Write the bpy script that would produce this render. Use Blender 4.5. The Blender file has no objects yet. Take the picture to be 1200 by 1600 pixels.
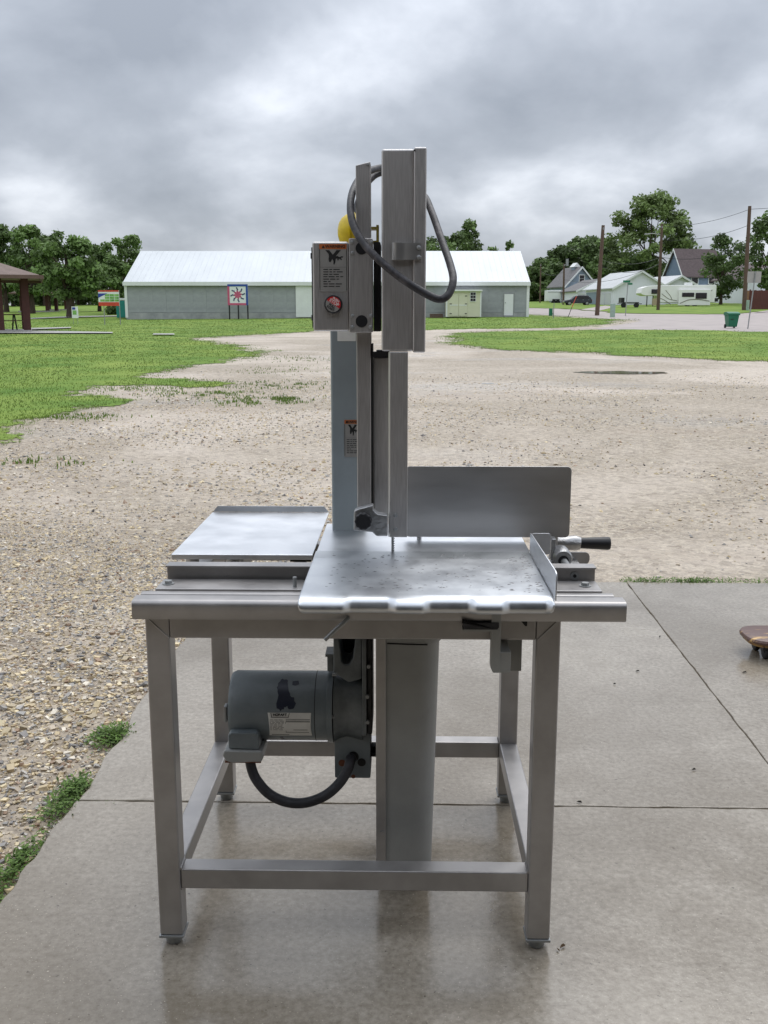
import bpy, bmesh, math, random
import numpy as np
from mathutils import Vector, Matrix
from mathutils.geometry import delaunay_2d_cdt
random.seed(7); RNG = np.random.default_rng(11)
sc = bpy.context.scene; col = sc.collection
PI = math.pi

# ------------------------------------------------------------------ camera, sky, sun, exposure
FPX = 1535.0                                   # focal length for a 1200 x 1600 frame
PITCH = math.atan((800 - 497) / FPX)
H = 1.389                                      # camera height above the slab
cam = bpy.data.cameras.new('camera'); camo = bpy.data.objects.new('camera', cam); col.objects.link(camo)
cam.sensor_fit = 'VERTICAL'; cam.sensor_height = 24; cam.lens = FPX / 1600 * 24
cam.clip_start = 0.05; cam.clip_end = 2000
camo.location = (0, 0, H); camo.rotation_euler = (PI / 2 - PITCH, 0, 0)
sc.camera = camo

SUN_EL, SUN_AZ = math.radians(58), math.radians(20)      # azimuth measured from +Y towards +X
w = bpy.data.worlds.new('World'); sc.world = w; w.use_nodes = True
nt = w.node_tree; nt.nodes.clear()
def N(t, nt_, **kw):
    n = nt_.nodes.new(t)
    for k, v in kw.items(): setattr(n, k, v)
    return n
def math_node(nt_, op, a, b=None, c=None, clamp=False):
    n = nt_.nodes.new('ShaderNodeMath'); n.operation = op; n.use_clamp = clamp
    for i, v in enumerate((a, b, c)):
        if v is None: continue
        if isinstance(v, (int, float)): n.inputs[i].default_value = v
        else: nt_.links.new(v, n.inputs[i])
    return n.outputs[0]
tc = N('ShaderNodeTexCoord', nt); sep = N('ShaderNodeSeparateXYZ', nt); nt.links.new(tc.outputs['Generated'], sep.inputs[0])
zc = math_node(nt, 'MAXIMUM', sep.outputs[2], 0.0)
den = math_node(nt, 'ADD', zc, 0.46)
cx_ = math_node(nt, 'DIVIDE', sep.outputs[0], den); cy_ = math_node(nt, 'DIVIDE', sep.outputs[1], den)
comb = N('ShaderNodeCombineXYZ', nt); nt.links.new(cx_, comb.inputs[0]); nt.links.new(cy_, comb.inputs[1])
comb.inputs[2].default_value = 5.1
def wnoise(scale, detail, rough, dist=0.0):
    n = N('ShaderNodeTexNoise', nt); n.inputs['Scale'].default_value = scale; n.inputs['Detail'].default_value = detail
    n.inputs['Roughness'].default_value = rough; n.inputs['Distortion'].default_value = dist
    nt.links.new(comb.outputs[0], n.inputs['Vector']); return n.outputs['Fac']
n1 = wnoise(3.3, 7, 0.5, 0.12); n2 = wnoise(1.2, 3, 0.5, 0.1)
cl = math_node(nt, 'ADD', math_node(nt, 'MULTIPLY', n1, 0.66), math_node(nt, 'MULTIPLY', n2, 0.34))
ramp = N('ShaderNodeValToRGB', nt); nt.links.new(cl, ramp.inputs[0])
els = ramp.color_ramp.elements
els[0].position = 0.34; els[0].color = (0.205, 0.225, 0.260, 1)
els[1].position = 0.63; els[1].color = (0.60, 0.625, 0.67, 1)
e = els.new(0.46); e.color = (0.292, 0.315, 0.355, 1)
e = els.new(0.54); e.color = (0.405, 0.430, 0.475, 1)
# an overcast dome is brighter towards the zenith (CIE overcast)
gain = math_node(nt, 'ADD', math_node(nt, 'MULTIPLY', zc, 2.0), 0.84)
gmul = N('ShaderNodeVectorMath', nt, operation='SCALE'); nt.links.new(ramp.outputs[0], gmul.inputs[0]); nt.links.new(gain, gmul.inputs['Scale'])
sky = N('ShaderNodeTexSky', nt); sky.sky_type = 'NISHITA'; sky.sun_disc = False
sky.sun_elevation = SUN_EL; sky.sun_rotation = SUN_AZ
sbg = N('ShaderNodeBackground', nt); nt.links.new(sky.outputs[0], sbg.inputs[0]); sbg.inputs[1].default_value = 0.006
cbg = N('ShaderNodeBackground', nt); nt.links.new(gmul.outputs[0], cbg.inputs[0]); cbg.inputs[1].default_value = 0.98
addb = N('ShaderNodeAddShader', nt); nt.links.new(sbg.outputs[0], addb.inputs[0]); nt.links.new(cbg.outputs[0], addb.inputs[1])
wo = N('ShaderNodeOutputWorld', nt); nt.links.new(addb.outputs[0], wo.inputs[0])

sl = bpy.data.lights.new('sun', 'SUN'); so = bpy.data.objects.new('sun', sl); col.objects.link(so)
sl.energy = 1.0; sl.angle = math.radians(40); sl.color = (1, 0.97, 0.93)
sd = Vector((math.sin(SUN_AZ) * math.cos(SUN_EL), math.cos(SUN_AZ) * math.cos(SUN_EL), math.sin(SUN_EL)))
so.rotation_euler = sd.to_track_quat('Z', 'Y').to_euler(); so.location = (0, 20, 60)
sc.view_settings.view_transform = 'Standard'; sc.view_settings.look = 'None'
sc.view_settings.exposure = 0.5; sc.view_settings.gamma = 1.0; sc.view_settings.use_curve_mapping = False
sc.cycles.max_bounces = 6; sc.cycles.use_denoising = True

# ------------------------------------------------------------------ helpers
def srgb(*c):
    r = []
    for v in c:
        v = v / 255.0
        r.append(v / 12.92 if v <= 0.04045 else ((v + 0.055) / 1.055) ** 2.4)
    return tuple(r)
def ray(px, py):
    x = (px - 600) / FPX; v = (py - 800) / FPX
    return (x, math.cos(PITCH) - v * math.sin(PITCH), -math.sin(PITCH) - v * math.cos(PITCH))
def at(px, py, Y):                              # world x and z of a sight line at depth Y
    r = ray(px, py); t = Y / r[1]; return t * r[0], H + t * r[2]
PY = [0, 8, 80, 160, 600]; PZ = [0, 0, 1.389, 3.79, 6.5]
def terrain(x, y):
    return np.interp(y, PY, PZ) + 0.0065 * np.clip(x, -80, 80) * np.interp(y, [20, 80], [0, 1])
def tz(x, y): return float(terrain(x, y))
def on_ground(px, py):
    r = ray(px, py); lo, hi = 0.5, 400.0
    g = lambda t: H + t * r[2] - tz(t * r[0], t * r[1])
    t = lo; step = 0.5
    while t < hi and g(t) > 0: t += step; step *= 1.02
    a, b = t - step, t
    for _ in range(40):
        m = (a + b) / 2
        if g(m) > 0: a = m
        else: b = m
    return (b * r[0], b * r[1])

MATS = {}
def mat(name, c, rough=0.5, metal=0.0, var=0.08, scale=6.0, bump=0.0, bscale=None, c2=None, rvar=0.0, spec=0.5,
        attr=None, transl=0.0, stretch=None, detail=5, coat=0.0, lo=0.35, hi=0.65, bdist=0.01):
    m = bpy.data.materials.new(name); m.use_nodes = True; t = m.node_tree
    b = t.nodes['Principled BSDF']
    tcn = N('ShaderNodeTexCoord', t); vec = tcn.outputs['Object']
    if stretch:
        mp = N('ShaderNodeMapping', t); mp.inputs['Scale'].default_value = stretch; t.links.new(vec, mp.inputs[0]); vec = mp.outputs[0]
    n = N('ShaderNodeTexNoise', t); n.inputs['Scale'].default_value = scale; n.inputs['Detail'].default_value = detail
    n.inputs['Roughness'].default_value = 0.6; t.links.new(vec, n.inputs['Vector'])
    mr = N('ShaderNodeMapRange', t); t.links.new(n.outputs['Fac'], mr.inputs[0])
    mr.inputs[1].default_value = lo; mr.inputs[2].default_value = hi
    mix = N('ShaderNodeMix', t, data_type='RGBA'); t.links.new(mr.outputs[0], mix.inputs[0])
    if c2 is None:
        c2 = tuple(min(1, v * (1 + var)) for v in c); c1 = tuple(v * (1 - var) for v in c)
    else: c1 = c
    mix.inputs[6].default_value = (*c1, 1); mix.inputs[7].default_value = (*c2, 1)
    out = mix.outputs[2]
    if attr:
        a = N('ShaderNodeAttribute', t); a.attribute_name = attr
        mm = N('ShaderNodeMix', t, data_type='RGBA', blend_type='MULTIPLY'); mm.inputs[0].default_value = 1
        t.links.new(out, mm.inputs[6]); t.links.new(a.outputs['Color'], mm.inputs[7]); out = mm.outputs[2]
    t.links.new(out, b.inputs['Base Color'])
    b.inputs['Roughness'].default_value = rough; b.inputs['Metallic'].default_value = metal
    b.inputs['Specular IOR Level'].default_value = spec; b.inputs['Coat Weight'].default_value = coat
    if rvar:
        r2 = N('ShaderNodeMapRange', t); t.links.new(n.outputs['Fac'], r2.inputs[0]); r2.inputs[1].default_value = 0.3; r2.inputs[2].default_value = 0.7
        r2.inputs[3].default_value = max(0.02, rough - rvar); r2.inputs[4].default_value = rough + rvar
        t.links.new(r2.outputs[0], b.inputs['Roughness'])
    if bump:
        n3 = N('ShaderNodeTexNoise', t); n3.inputs['Scale'].default_value = bscale or scale * 4; n3.inputs['Detail'].default_value = 4
        t.links.new(vec, n3.inputs['Vector'])
        bp = N('ShaderNodeBump', t); bp.inputs['Strength'].default_value = bump; bp.inputs['Distance'].default_value = bdist
        t.links.new(n3.outputs['Fac'], bp.inputs['Height']); t.links.new(bp.outputs[0], b.inputs['Normal'])
    if transl:
        o = t.nodes['Material Output']; tr = N('ShaderNodeBsdfTranslucent', t); t.links.new(out, tr.inputs[0])
        ms = N('ShaderNodeMixShader', t); ms.inputs[0].default_value = transl
        t.links.new(b.outputs[0], ms.inputs[1]); t.links.new(tr.outputs[0], ms.inputs[2]); t.links.new(ms.outputs[0], o.inputs[0])
    MATS[name] = m; return m

def tag(o, label=None, cat=None, group=None, kind=None):
    if label: o['label'] = label
    if cat: o['category'] = cat
    if group: o['group'] = group
    if kind: o['kind'] = kind
    return o
def empty(name, loc=(0, 0, 0), rz=0.0, label=None, cat=None, group=None):
    o = bpy.data.objects.new(name, None); col.objects.link(o); o.empty_display_size = 0.2
    o.location = loc; o.rotation_euler = (0, 0, rz)
    return tag(o, label, cat, group)
def link(name, me, m, parent=None):
    o = bpy.data.objects.new(name, me); col.objects.link(o)
    if m is not None and not me.materials: me.materials.append(MATS[m] if isinstance(m, str) else m)
    if parent is not None: o.parent = parent
    return o
def np_mesh(name, verts, faces, n=3, colors=None, smooth=False):
    me = bpy.data.meshes.new(name); nv = len(verts); nf = len(faces)
    me.vertices.add(nv); me.vertices.foreach_set('co', np.asarray(verts, np.float32).ravel())
    me.loops.add(nf * n); me.loops.foreach_set('vertex_index', np.asarray(faces, np.int32).ravel())
    me.polygons.add(nf); me.polygons.foreach_set('loop_start', np.arange(0, nf * n, n, dtype=np.int32))
    me.polygons.foreach_set('use_smooth', np.full(nf, smooth))
    if colors is not None:
        a = me.attributes.new('tint', 'FLOAT_COLOR', 'POINT')
        c4 = np.ones((nv, 4), np.float32); c4[:, :3] = colors; a.data.foreach_set('color', c4.ravel())
    me.update(calc_edges=True); return me

class MB:
    def __init__(s): s.v = []; s.f = []
    def add(s, vs, fs, M=None):
        k = len(s.v)
        s.v += [tuple(M @ Vector(q)) if M is not None else tuple(q) for q in vs]
        s.f += [tuple(i + k for i in q) for q in fs]; return s
    def box(s, x0, x1, y0, y1, z0, z1, M=None):
        vs = [(x, y, z) for z in (z0, z1) for y in (y0, y1) for x in (x0, x1)]
        return s.add(vs, [(0, 2, 3, 1), (4, 5, 7, 6), (0, 1, 5, 4), (1, 3, 7, 5), (3, 2, 6, 7), (2, 0, 4, 6)], M)
    def prism(s, pts, lo, hi, axis='y', M=None):
        n = len(pts); vs = []
        for h in (lo, hi):
            for a, b in pts:
                vs.append({'y': (a, h, b), 'x': (h, a, b), 'z': (a, b, h)}[axis])
        fs = [tuple(range(n - 1, -1, -1)), tuple(range(n, 2 * n))]
        fs += [(i, (i + 1) % n, n + (i + 1) % n, n + i) for i in range(n)]
        return s.add(vs, fs, M)
    def tube(s, path, r, n=10, caps=True):
        path = [Vector(p) for p in path]; rs = r if isinstance(r, (list, tuple)) else [r] * len(path)
        up = Vector((0, 0, 1)); vs = []; fs = []; ref = None
        for i, p in enumerate(path):
            d = (path[min(i + 1, len(path) - 1)] - path[max(i - 1, 0)]).normalized()
            if ref is None: ref = d.orthogonal().normalized()
            ref = (ref - d * ref.dot(d)); ref = ref.normalized() if ref.length > 1e-6 else d.orthogonal().normalized()
            b = d.cross(ref)
            for k in range(n):
                a = 2 * PI * k / n; vs.append(p + (ref * math.cos(a) + b * math.sin(a)) * rs[i])
        for i in range(len(path) - 1):
            for k in range(n):
                a, b_ = i * n + k, i * n + (k + 1) % n; fs.append((a, b_, b_ + n, a + n))
        if caps: fs += [tuple(range(n - 1, -1, -1)), tuple(range((len(path) - 1) * n, len(path) * n))]
        return s.add([tuple(v) for v in vs], fs)
    def cyl(s, p0, p1, r0, r1=None, n=16): return s.tube([p0, p1], [r0, r0 if r1 is None else r1], n)
    def build(s, name, m, parent=None, bevel=0.0, seg=2, smooth=False, loc=None, rz=0.0):
        me = bpy.data.meshes.new(name); me.from_pydata(s.v, [], s.f); me.update()
        bm = bmesh.new(); bm.from_mesh(me); bmesh.ops.recalc_face_normals(bm, faces=bm.faces); bm.to_mesh(me); bm.free()
        o = link(name, me, m, parent)
        if loc is not None: o.location = loc; o.rotation_euler = (0, 0, rz)
        if smooth or bevel:
            me.polygons.foreach_set('use_smooth', np.full(len(me.polygons), True)); 
            if smooth: me.set_sharp_from_angle(angle=math.radians(42))
        if bevel:
            b = o.modifiers.new('bevel', 'BEVEL'); b.width = bevel; b.segments = seg; b.limit_method = 'ANGLE'; b.angle_limit = math.radians(40)
            b.harden_normals = True
        return o
def rrect(x0, x1, z0, z1, r, n=4):
    pts = []
    for cx, cz, a0 in ((x1 - r, z1 - r, 0), (x0 + r, z1 - r, 90), (x0 + r, z0 + r, 180), (x1 - r, z0 + r, 270)):
        for k in range(n + 1):
            a = math.radians(a0 + 90 * k / n); pts.append((cx + r * math.cos(a), cz + r * math.sin(a)))
    return pts
def spline(pts, n=10):
    P = [Vector(p) for p in pts]; P = [P[0] * 2 - P[1]] + P + [P[-1] * 2 - P[-2]]; out = []
    for i in range(1, len(P) - 2):
        for k in range(n):
            t = k / n; a, b, c, d = P[i - 1], P[i], P[i + 1], P[i + 2]
            out.append(0.5 * ((2 * b) + (c - a) * t + (2 * a - 5 * b + 4 * c - d) * t * t + (3 * b - a - 3 * c + d) * t ** 3))
    out.append(P[-2]); return out
def text(s, size, name, m, parent, loc, rot, bold=0.0, align='CENTER'):
    cu = bpy.data.curves.new('lettering', 'FONT'); cu.body = s; cu.size = size; cu.align_x = align; cu.align_y = 'CENTER'; cu.offset = bold; cu.extrude = 0.0002
    tmp = bpy.data.objects.new('tmp', cu); me = bpy.data.meshes.new_from_object(tmp); bpy.data.objects.remove(tmp); bpy.data.curves.remove(cu)
    o = link(name, me, m, parent); o.location = loc; o.rotation_euler = rot; return o
# value noise for scattering
_G = RNG.random((256, 256))
def vnoise(x, y):
    x = np.asarray(x, float); y = np.asarray(y, float)
    i = np.floor(x).astype(int); j = np.floor(y).astype(int); u = x - i; v = y - j
    u = u * u * (3 - 2 * u); v = v * v * (3 - 2 * v); g = lambda a, b: _G[a % 256, b % 256]
    return (g(i, j) * (1 - u) + g(i + 1, j) * u) * (1 - v) + (g(i, j + 1) * (1 - u) + g(i + 1, j + 1) * u) * v
def fbm(x, y, o=4): return sum(vnoise(x * 2 ** k + 17 * k, y * 2 ** k - 31 * k) * 0.5 ** k for k in range(o)) / sum(0.5 ** k for k in range(o))
def inside(px, py, poly):
    r = np.zeros(len(px), bool); n = len(poly); j = n - 1
    for i in range(n):
        xi, yi = poly[i]; xj, yj = poly[j]
        c = ((yi > py) != (yj > py)) & (px < (xj - xi) * (py - yi) / ((yj - yi) or 1e-9) + xi)
        r ^= c; j = i
    return r

# ------------------------------------------------------------------ materials
mat('grass_solid', srgb(86, 118, 40), 0.85, 0, c2=srgb(126, 144, 62), scale=0.55, bump=0.5, bscale=25, bdist=0.02, detail=8, spec=0.2)
mat('blade', (1, 1, 1), 0.6, 0, var=0.05, attr='tint', transl=0.25, spec=0.3)
mat('leaf', (1, 1, 1), 0.6, 0, var=0.05, attr='tint', transl=0.25, spec=0.3)
mat('stone', (1, 1, 1), 0.5, 0, var=0.12, scale=120, attr='tint', spec=0.4)
mat('bark', srgb(70, 58, 48), 0.9, 0, var=0.3, scale=5, bump=0.6, stretch=(3, 3, 0.6))
mat('pole_wood', srgb(92, 74, 62), 0.85, 0, var=0.25, scale=4, bump=0.3, stretch=(8, 8, 0.5))
mat('road', srgb(162, 152, 147), 0.75, 0, var=0.12, scale=0.8, bump=0.2, bscale=40, detail=8)
mat('path', srgb(164, 162, 156), 0.6, 0, var=0.08, scale=1.5)
mat('silver', srgb(164, 161, 159), 0.40, 0.65, var=0.12, scale=9, bump=0.02, bscale=200, bdist=.002, rvar=0.09)
mat('stainless', srgb(190, 187, 185), 0.45, 0.9, var=0.10, scale=14, bump=0.02, bscale=120, bdist=.001, rvar=0.03, stretch=(30, 30, 1.5))
mat('stainless_x', srgb(190, 189, 188), 0.40, 1.0, var=0.04, scale=7, bump=0.02, bscale=120, bdist=.001, rvar=0.03, stretch=(0.8, 4, 4))
mat('sheet', srgb(222, 224, 227), 0.38, 1.0, var=0.05, scale=9, bump=0.02, bscale=60, bdist=.001, rvar=0.05)
mat('castmetal', srgb(170, 170, 170), 0.38, 0.9, var=0.15, scale=40, bump=0.3, bscale=90)
mat('column_paint', srgb(134, 142, 145), 0.4, 0.0, var=0.06, scale=10, bump=0.04, bscale=120)
mat('housing_paint', srgb(150, 151, 149), 0.45, 0.1, var=0.07, scale=9, bump=0.05, bscale=150)
mat('motor_paint', srgb(104, 112, 116), 0.42, 0.0, c2=srgb(118, 126, 129), scale=14, bump=0.08, bscale=90)
mat('gear_paint', srgb(72, 78, 81), 0.45, 0.0, c2=srgb(118, 123, 124), scale=9, bump=0.15, bscale=60)
mat('motor_stain', srgb(38, 43, 60), 0.4, 0, var=0.1)
mat('black', srgb(24, 24, 27), 0.45, 0, var=0.15, scale=30)
mat('blackrubber', srgb(38, 38, 42), 0.55, 0, c2=srgb(66, 65, 70), scale=18, lo=0.45, hi=0.75, bump=0.1, bscale=80)
mat('cord_rubber', srgb(34, 33, 37), 0.55, 0, c2=srgb(100, 95, 97), scale=26, lo=0.48, hi=0.78, bump=0.15, bscale=90)
mat('dark', srgb(16, 15, 15), 0.7, 0)
mat('yellow_dull', srgb(120, 108, 34), .5, 0, var=.2, scale=30)
mat('yellow', srgb(226, 200, 20), 0.4, 0, c2=srgb(196, 168, 22), scale=25)
mat('label_white', srgb(216, 215, 210), 0.45, 0, var=0.05, scale=30)
mat('label_silver', srgb(150, 148, 144), 0.4, 0.3, var=0.05, scale=30)
mat('label_orange', srgb(176, 92, 40), 0.5, 0, c2=srgb(150, 110, 80), scale=80, lo=.5, hi=.7)
mat('ink', srgb(18, 18, 18), 0.6, 0)
mat('ink_soft', srgb(96, 96, 96), 0.6, 0)
mat('red', srgb(190, 34, 38), 0.4, 0, var=0.08, scale=50)
mat('white_paint', srgb(222, 224, 222), 0.5, 0, var=0.03, scale=2)
mat('galv', srgb(150, 152, 152), 0.5, 0.6, var=0.08, scale=12)
mat('rust', srgb(110, 66, 44), 0.8, 0, var=0.2, scale=60)

# concrete: damp, with darker wet areas that are glossier
def concrete():
    m = bpy.data.materials.new('wet_concrete'); m.use_nodes = True; t = m.node_tree; b = t.nodes['Principled BSDF']
    tcn = N('ShaderNodeTexCoord', t)
    def noise(s, d, r=0.6, dist=0):
        n = N('ShaderNodeTexNoise', t); n.inputs['Scale'].default_value = s; n.inputs['Detail'].default_value = d; n.inputs['Roughness'].default_value = r
        n.inputs['Distortion'].default_value = dist; t.links.new(tcn.outputs['Object'], n.inputs['Vector']); return n.outputs['Fac']
    def mr(v, a, b_, c, d):
        n = N('ShaderNodeMapRange', t); t.links.new(v, n.inputs[0])
        for i, q in enumerate((a, b_, c, d)): n.inputs[i + 1].default_value = q
        return n.outputs[0]
    def mixc(f, a, c):
        n = N('ShaderNodeMix', t, data_type='RGBA'); t.links.new(f, n.inputs[0])
        for i, q in ((6, a), (7, c)):
            if isinstance(q, tuple): n.inputs[i].default_value = (*q, 1)
            else: t.links.new(q, n.inputs[i])
        return n.outputs[2]
    big = noise(0.9, 6, 0.55, 0.4); fine = noise(60, 5, 0.7); mid = noise(7, 6, 0.65, 0.3); speck = noise(190, 2, 0.5); sp2 = noise(75, 3, 0.6)
    c0 = mixc(mr(mid, 0.3, 0.7, 0, 1), srgb(152, 143, 129), srgb(171, 163, 150))
    c1 = mixc(mr(fine, 0.35, 0.7, 0, 0.75), c0, srgb(112, 102, 88))
    c2 = mixc(mr(big, 0.42, 0.6, 0, 0.42), c1, srgb(100, 89, 71))
    c3 = mixc(mr(speck, 0.67, 0.73, 0, 0.7), c2, srgb(204, 194, 176))
    c4 = mixc(mr(sp2, 0.67, 0.72, 0, 0.75), c3, srgb(66, 58, 48))
    t.links.new(c4, b.inputs['Base Color'])
    ro = math_node(t, 'ADD', mr(big, 0.38, 0.56, 0.26, 0.08), mr(mid, 0.3, 0.7, -0.05, 0.07)); t.links.new(ro, b.inputs['Roughness'])
    b.inputs['Specular IOR Level'].default_value = 0.58
    hgt = math_node(t, 'ADD', math_node(t, 'MULTIPLY', fine, 0.35), math_node(t, 'MULTIPLY', noise(22, 4), 0.65))
    bp = N('ShaderNodeBump', t); bp.inputs['Strength'].default_value = 0.20; bp.inputs['Distance'].default_value = 0.006
    t.links.new(hgt, bp.inputs['Height']); t.links.new(bp.outputs[0], b.inputs['Normal'])
    MATS['concrete'] = m
concrete()

# gravel lot: packed limestone fines with stone chips of several sizes, damp streaks and standing water
def gravel():
    m = bpy.data.materials.new('gravel'); m.use_nodes = True; t = m.node_tree; b = t.nodes['Principled BSDF']
    tcn = N('ShaderNodeTexCoord', t)
    def noise(s, d, r=0.6, dist=0, st=None):
        n = N('ShaderNodeTexNoise', t); n.inputs['Scale'].default_value = s; n.inputs['Detail'].default_value = d; n.inputs['Roughness'].default_value = r
        n.inputs['Distortion'].default_value = dist; v = tcn.outputs['Object']
        if st:
            mp = N('ShaderNodeMapping', t); mp.inputs['Scale'].default_value = st; t.links.new(v, mp.inputs[0]); v = mp.outputs[0]
        t.links.new(v, n.inputs['Vector']); return n.outputs['Fac']
    def mr(v, a, b_, c, d):
        n = N('ShaderNodeMapRange', t); t.links.new(v, n.inputs[0])
        for i, q in enumerate((a, b_, c, d)): n.inputs[i + 1].default_value = q
        return n.outputs[0]
    def mixc(f, a, c, blend='MIX'):
        n = N('ShaderNodeMix', t, data_type='RGBA', blend_type=blend)
        if isinstance(f, float): n.inputs[0].default_value = f
        else: t.links.new(f, n.inputs[0])
        for i, q in ((6, a), (7, c)):
            if isinstance(q, tuple): n.inputs[i].default_value = (*q, 1)
            else: t.links.new(q, n.inputs[i])
        return n.outputs[2]
    vo = N('ShaderNodeTexVoronoi', t); vo.inputs['Scale'].default_value = 55; t.links.new(tcn.outputs['Object'], vo.inputs['Vector'])
    vo2 = N('ShaderNodeTexVoronoi', t); vo2.inputs['Scale'].default_value = 22; t.links.new(tcn.outputs['Object'], vo2.inputs['Vector'])
    rp = N('ShaderNodeValToRGB', t); sepc = N('ShaderNodeSeparateColor', t); t.links.new(vo.outputs['Color'], sepc.inputs[0]); t.links.new(sepc.outputs[0], rp.inputs[0])
    es = rp.color_ramp.elements; es[0].position = 0; es[0].color = (*srgb(88, 80, 72), 1); es[1].position = 1; es[1].color = (*srgb(206, 195, 174), 1)
    for p_, c_ in ((0.2, (128, 118, 106)), (0.5, (164, 150, 130)), (0.75, (184, 169, 145))):
        q = es.new(p_); q.color = (*srgb(*c_), 1)
    big = noise(0.16, 7, 0.6, 0.6); mid = noise(1.1, 7, 0.7); clump = noise(9, 6, 0.75)
    fines = srgb(178, 165, 147)
    c = mixc(mr(mid, 0.38, 0.66, 0.85, 0.15), fines, rp.outputs[0])
    c = mixc(mr(clump, 0.36, 0.62, 0.5, 0.0), c, srgb(122, 107, 90))
    c = mixc(mr(noise(38, 4, 0.7), 0.60, 0.68, 0, 0.75), c, srgb(84, 74, 64))
    c = mixc(mr(big, 0.46, 0.60, 0.0, 0.7), c, srgb(204, 191, 176))
    c = mixc(mr(noise(0.22, 6, 0.6, 0.4, (1, 2.2, 1)), 0.56, 0.68, 0, 0.4), c, srgb(150, 132, 114))
    sep2 = N('ShaderNodeSeparateColor', t); t.links.new(vo2.outputs['Color'], sep2.inputs[0])
    c = mixc(mr(sep2.outputs[0], 0.55, 1.0, 0.0, 0.45), c, srgb(112, 100, 86))
    c = mixc(mr(sep2.outputs[1], 0.6, 1.0, 0.0, 0.35), c, srgb(206, 194, 174))
    t.links.new(c, b.inputs['Base Color'])
    wet = noise(0.30, 5, 0.55, 0.8, (0.55, 1.5, 1))
    t.links.new(mr(wet, 0.56, 0.66, 0.6, 0.2), b.inputs['Roughness']); b.inputs['Specular IOR Level'].default_value = 0.35
    hh = math_node(t, 'ADD', math_node(t, 'MULTIPLY', vo.outputs['Distance'], -0.7), math_node(t, 'MULTIPLY', clump, 0.8))
    bp = N('ShaderNodeBump', t); bp.inputs['Strength'].default_value = 0.7; bp.inputs['Distance'].default_value = 0.02
    t.links.new(hh, bp.inputs['Height']); t.links.new(bp.outputs[0], b.inputs['Normal'])
    MATS['gravel'] = m
gravel()

# ------------------------------------------------------------------ ground
def ground_grid():
    ys = sorted(set([-12, -6, -2, 0, 2, 4, 6, 8, 10, 13, 16, 20, 25, 30, 36, 43, 50, 60, 70, 80, 90, 100, 115, 130, 145, 160, 200, 260, 350, 600, 1200]))
    xs = [-1200, -600, -300, -160, -80, -60, -40, -30, -20, -12, -6, 0, 6, 12, 20, 30, 40, 60, 80, 160, 300, 600, 1200]
    X, Y = np.meshgrid(xs, ys); V = np.stack([X.ravel(), Y.ravel(), terrain(X.ravel(), Y.ravel()) - 0.022], 1)
    nx = len(xs); F = [(j * nx + i, j * nx + i + 1, (j + 1) * nx + i + 1, (j + 1) * nx + i) for j in range(len(ys) - 1) for i in range(nx - 1)]
    o = link('gravel_lot', np_mesh('gravel_lot', V, F, 4), 'gravel'); tag(o, kind='structure')
ground_grid()
def noisy(poly, amp=0.010, seg=0.012):
    out = []
    n = len(poly)
    for i in range(n):
        a = np.array(poly[i]); b = np.array(poly[(i + 1) % n]); d = np.linalg.norm(b - a)
        s = max(0.12, seg * max(6, min(a[1], b[1])))
        k = max(1, int(d / s)); k = min(k, 160)
        for j in range(k):
            p = a + (b - a) * j / k; A = amp * max(5, abs(p[1]))
            q = p + A * np.array([fbm(p[0] * 1.3, p[1] * 1.3) - 0.5, fbm(p[0] * 1.3 + 50, p[1] * 1.3 + 9) - 0.5]) * 4
            out.append((float(q[0]), float(q[1])))
    return out
def sheet(name, poly, dz, m, kind='structure', rough_edge=True, soft=False):
    P = noisy(poly) if rough_edge else list(poly)
    nb = len(P); pts = list(P)
    A = np.array(P); x0, y0 = A.min(0); x1, y1 = A.max(0)
    rim = lambda y: 0.35 + 0.055 * np.clip(y, 0, 90)
    ys = [y for y in [9, 10, 11, 12, 13.5, 15, 17, 20, 23, 26, 30, 34, 39, 44, 50, 56, 63, 71, 80, 88, 97, 107, 120, 135, 160, 190, 240, 350] if y0 < y < y1]
    gx = []; gy = []
    for y in ys:
        st = max(1.5, 0.12 * y)
        for x in np.arange(math.floor(x0 / st) * st, x1, st): gx.append(x); gy.append(y)
    B = np.roll(A, -1, 0); dirs = B - A; ln = np.linalg.norm(dirs, axis=1) + 1e-9
    if soft:
        nrm = np.stack([-dirs[:, 1], dirs[:, 0]], 1) / ln[:, None]
        for k in (-1, -.5, .5, 1):
            q = A + nrm * (rim(A[:, 1]) * k)[:, None]; gx += list(q[:, 0]); gy += list(q[:, 1])
    if gx:
        ok = inside(np.array(gx), np.array(gy), P); pts += [(gx[i], gy[i]) for i in np.nonzero(ok)[0]]
    r = delaunay_2d_cdt([Vector(p) for p in pts], [], [list(range(nb))], 1, 1e-4)
    vs = [(v.x, v.y, tz(v.x, v.y) + dz) for v in r[0]]
    me = bpy.data.meshes.new(name); me.from_pydata(vs, [], [tuple(f) for f in r[2]]); me.update()
    if soft:
        V = np.array(vs)[:, :2]; D = np.full(len(V), 1e9)
        for i in range(nb):
            t = np.clip(((V - A[i]) @ dirs[i]) / ln[i] ** 2, 0, 1); D = np.minimum(D, np.linalg.norm(V - A[i] - t[:, None] * dirs[i], axis=1))
        at_ = me.attributes.new('rim', 'FLOAT', 'POINT'); at_.data.foreach_set('value', np.clip(D / rim(V[:, 1]), 0, 1).astype(np.float32))
    bm = bmesh.new(); bm.from_mesh(me); bmesh.ops.recalc_face_normals(bm, faces=bm.faces)
    if bm.faces and sum(f.normal.z for f in bm.faces) < 0: bmesh.ops.reverse_faces(bm, faces=bm.faces)
    bm.to_mesh(me); bm.free()
    o = link(name, me, m); tag(o, kind=kind); return o, P
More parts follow.
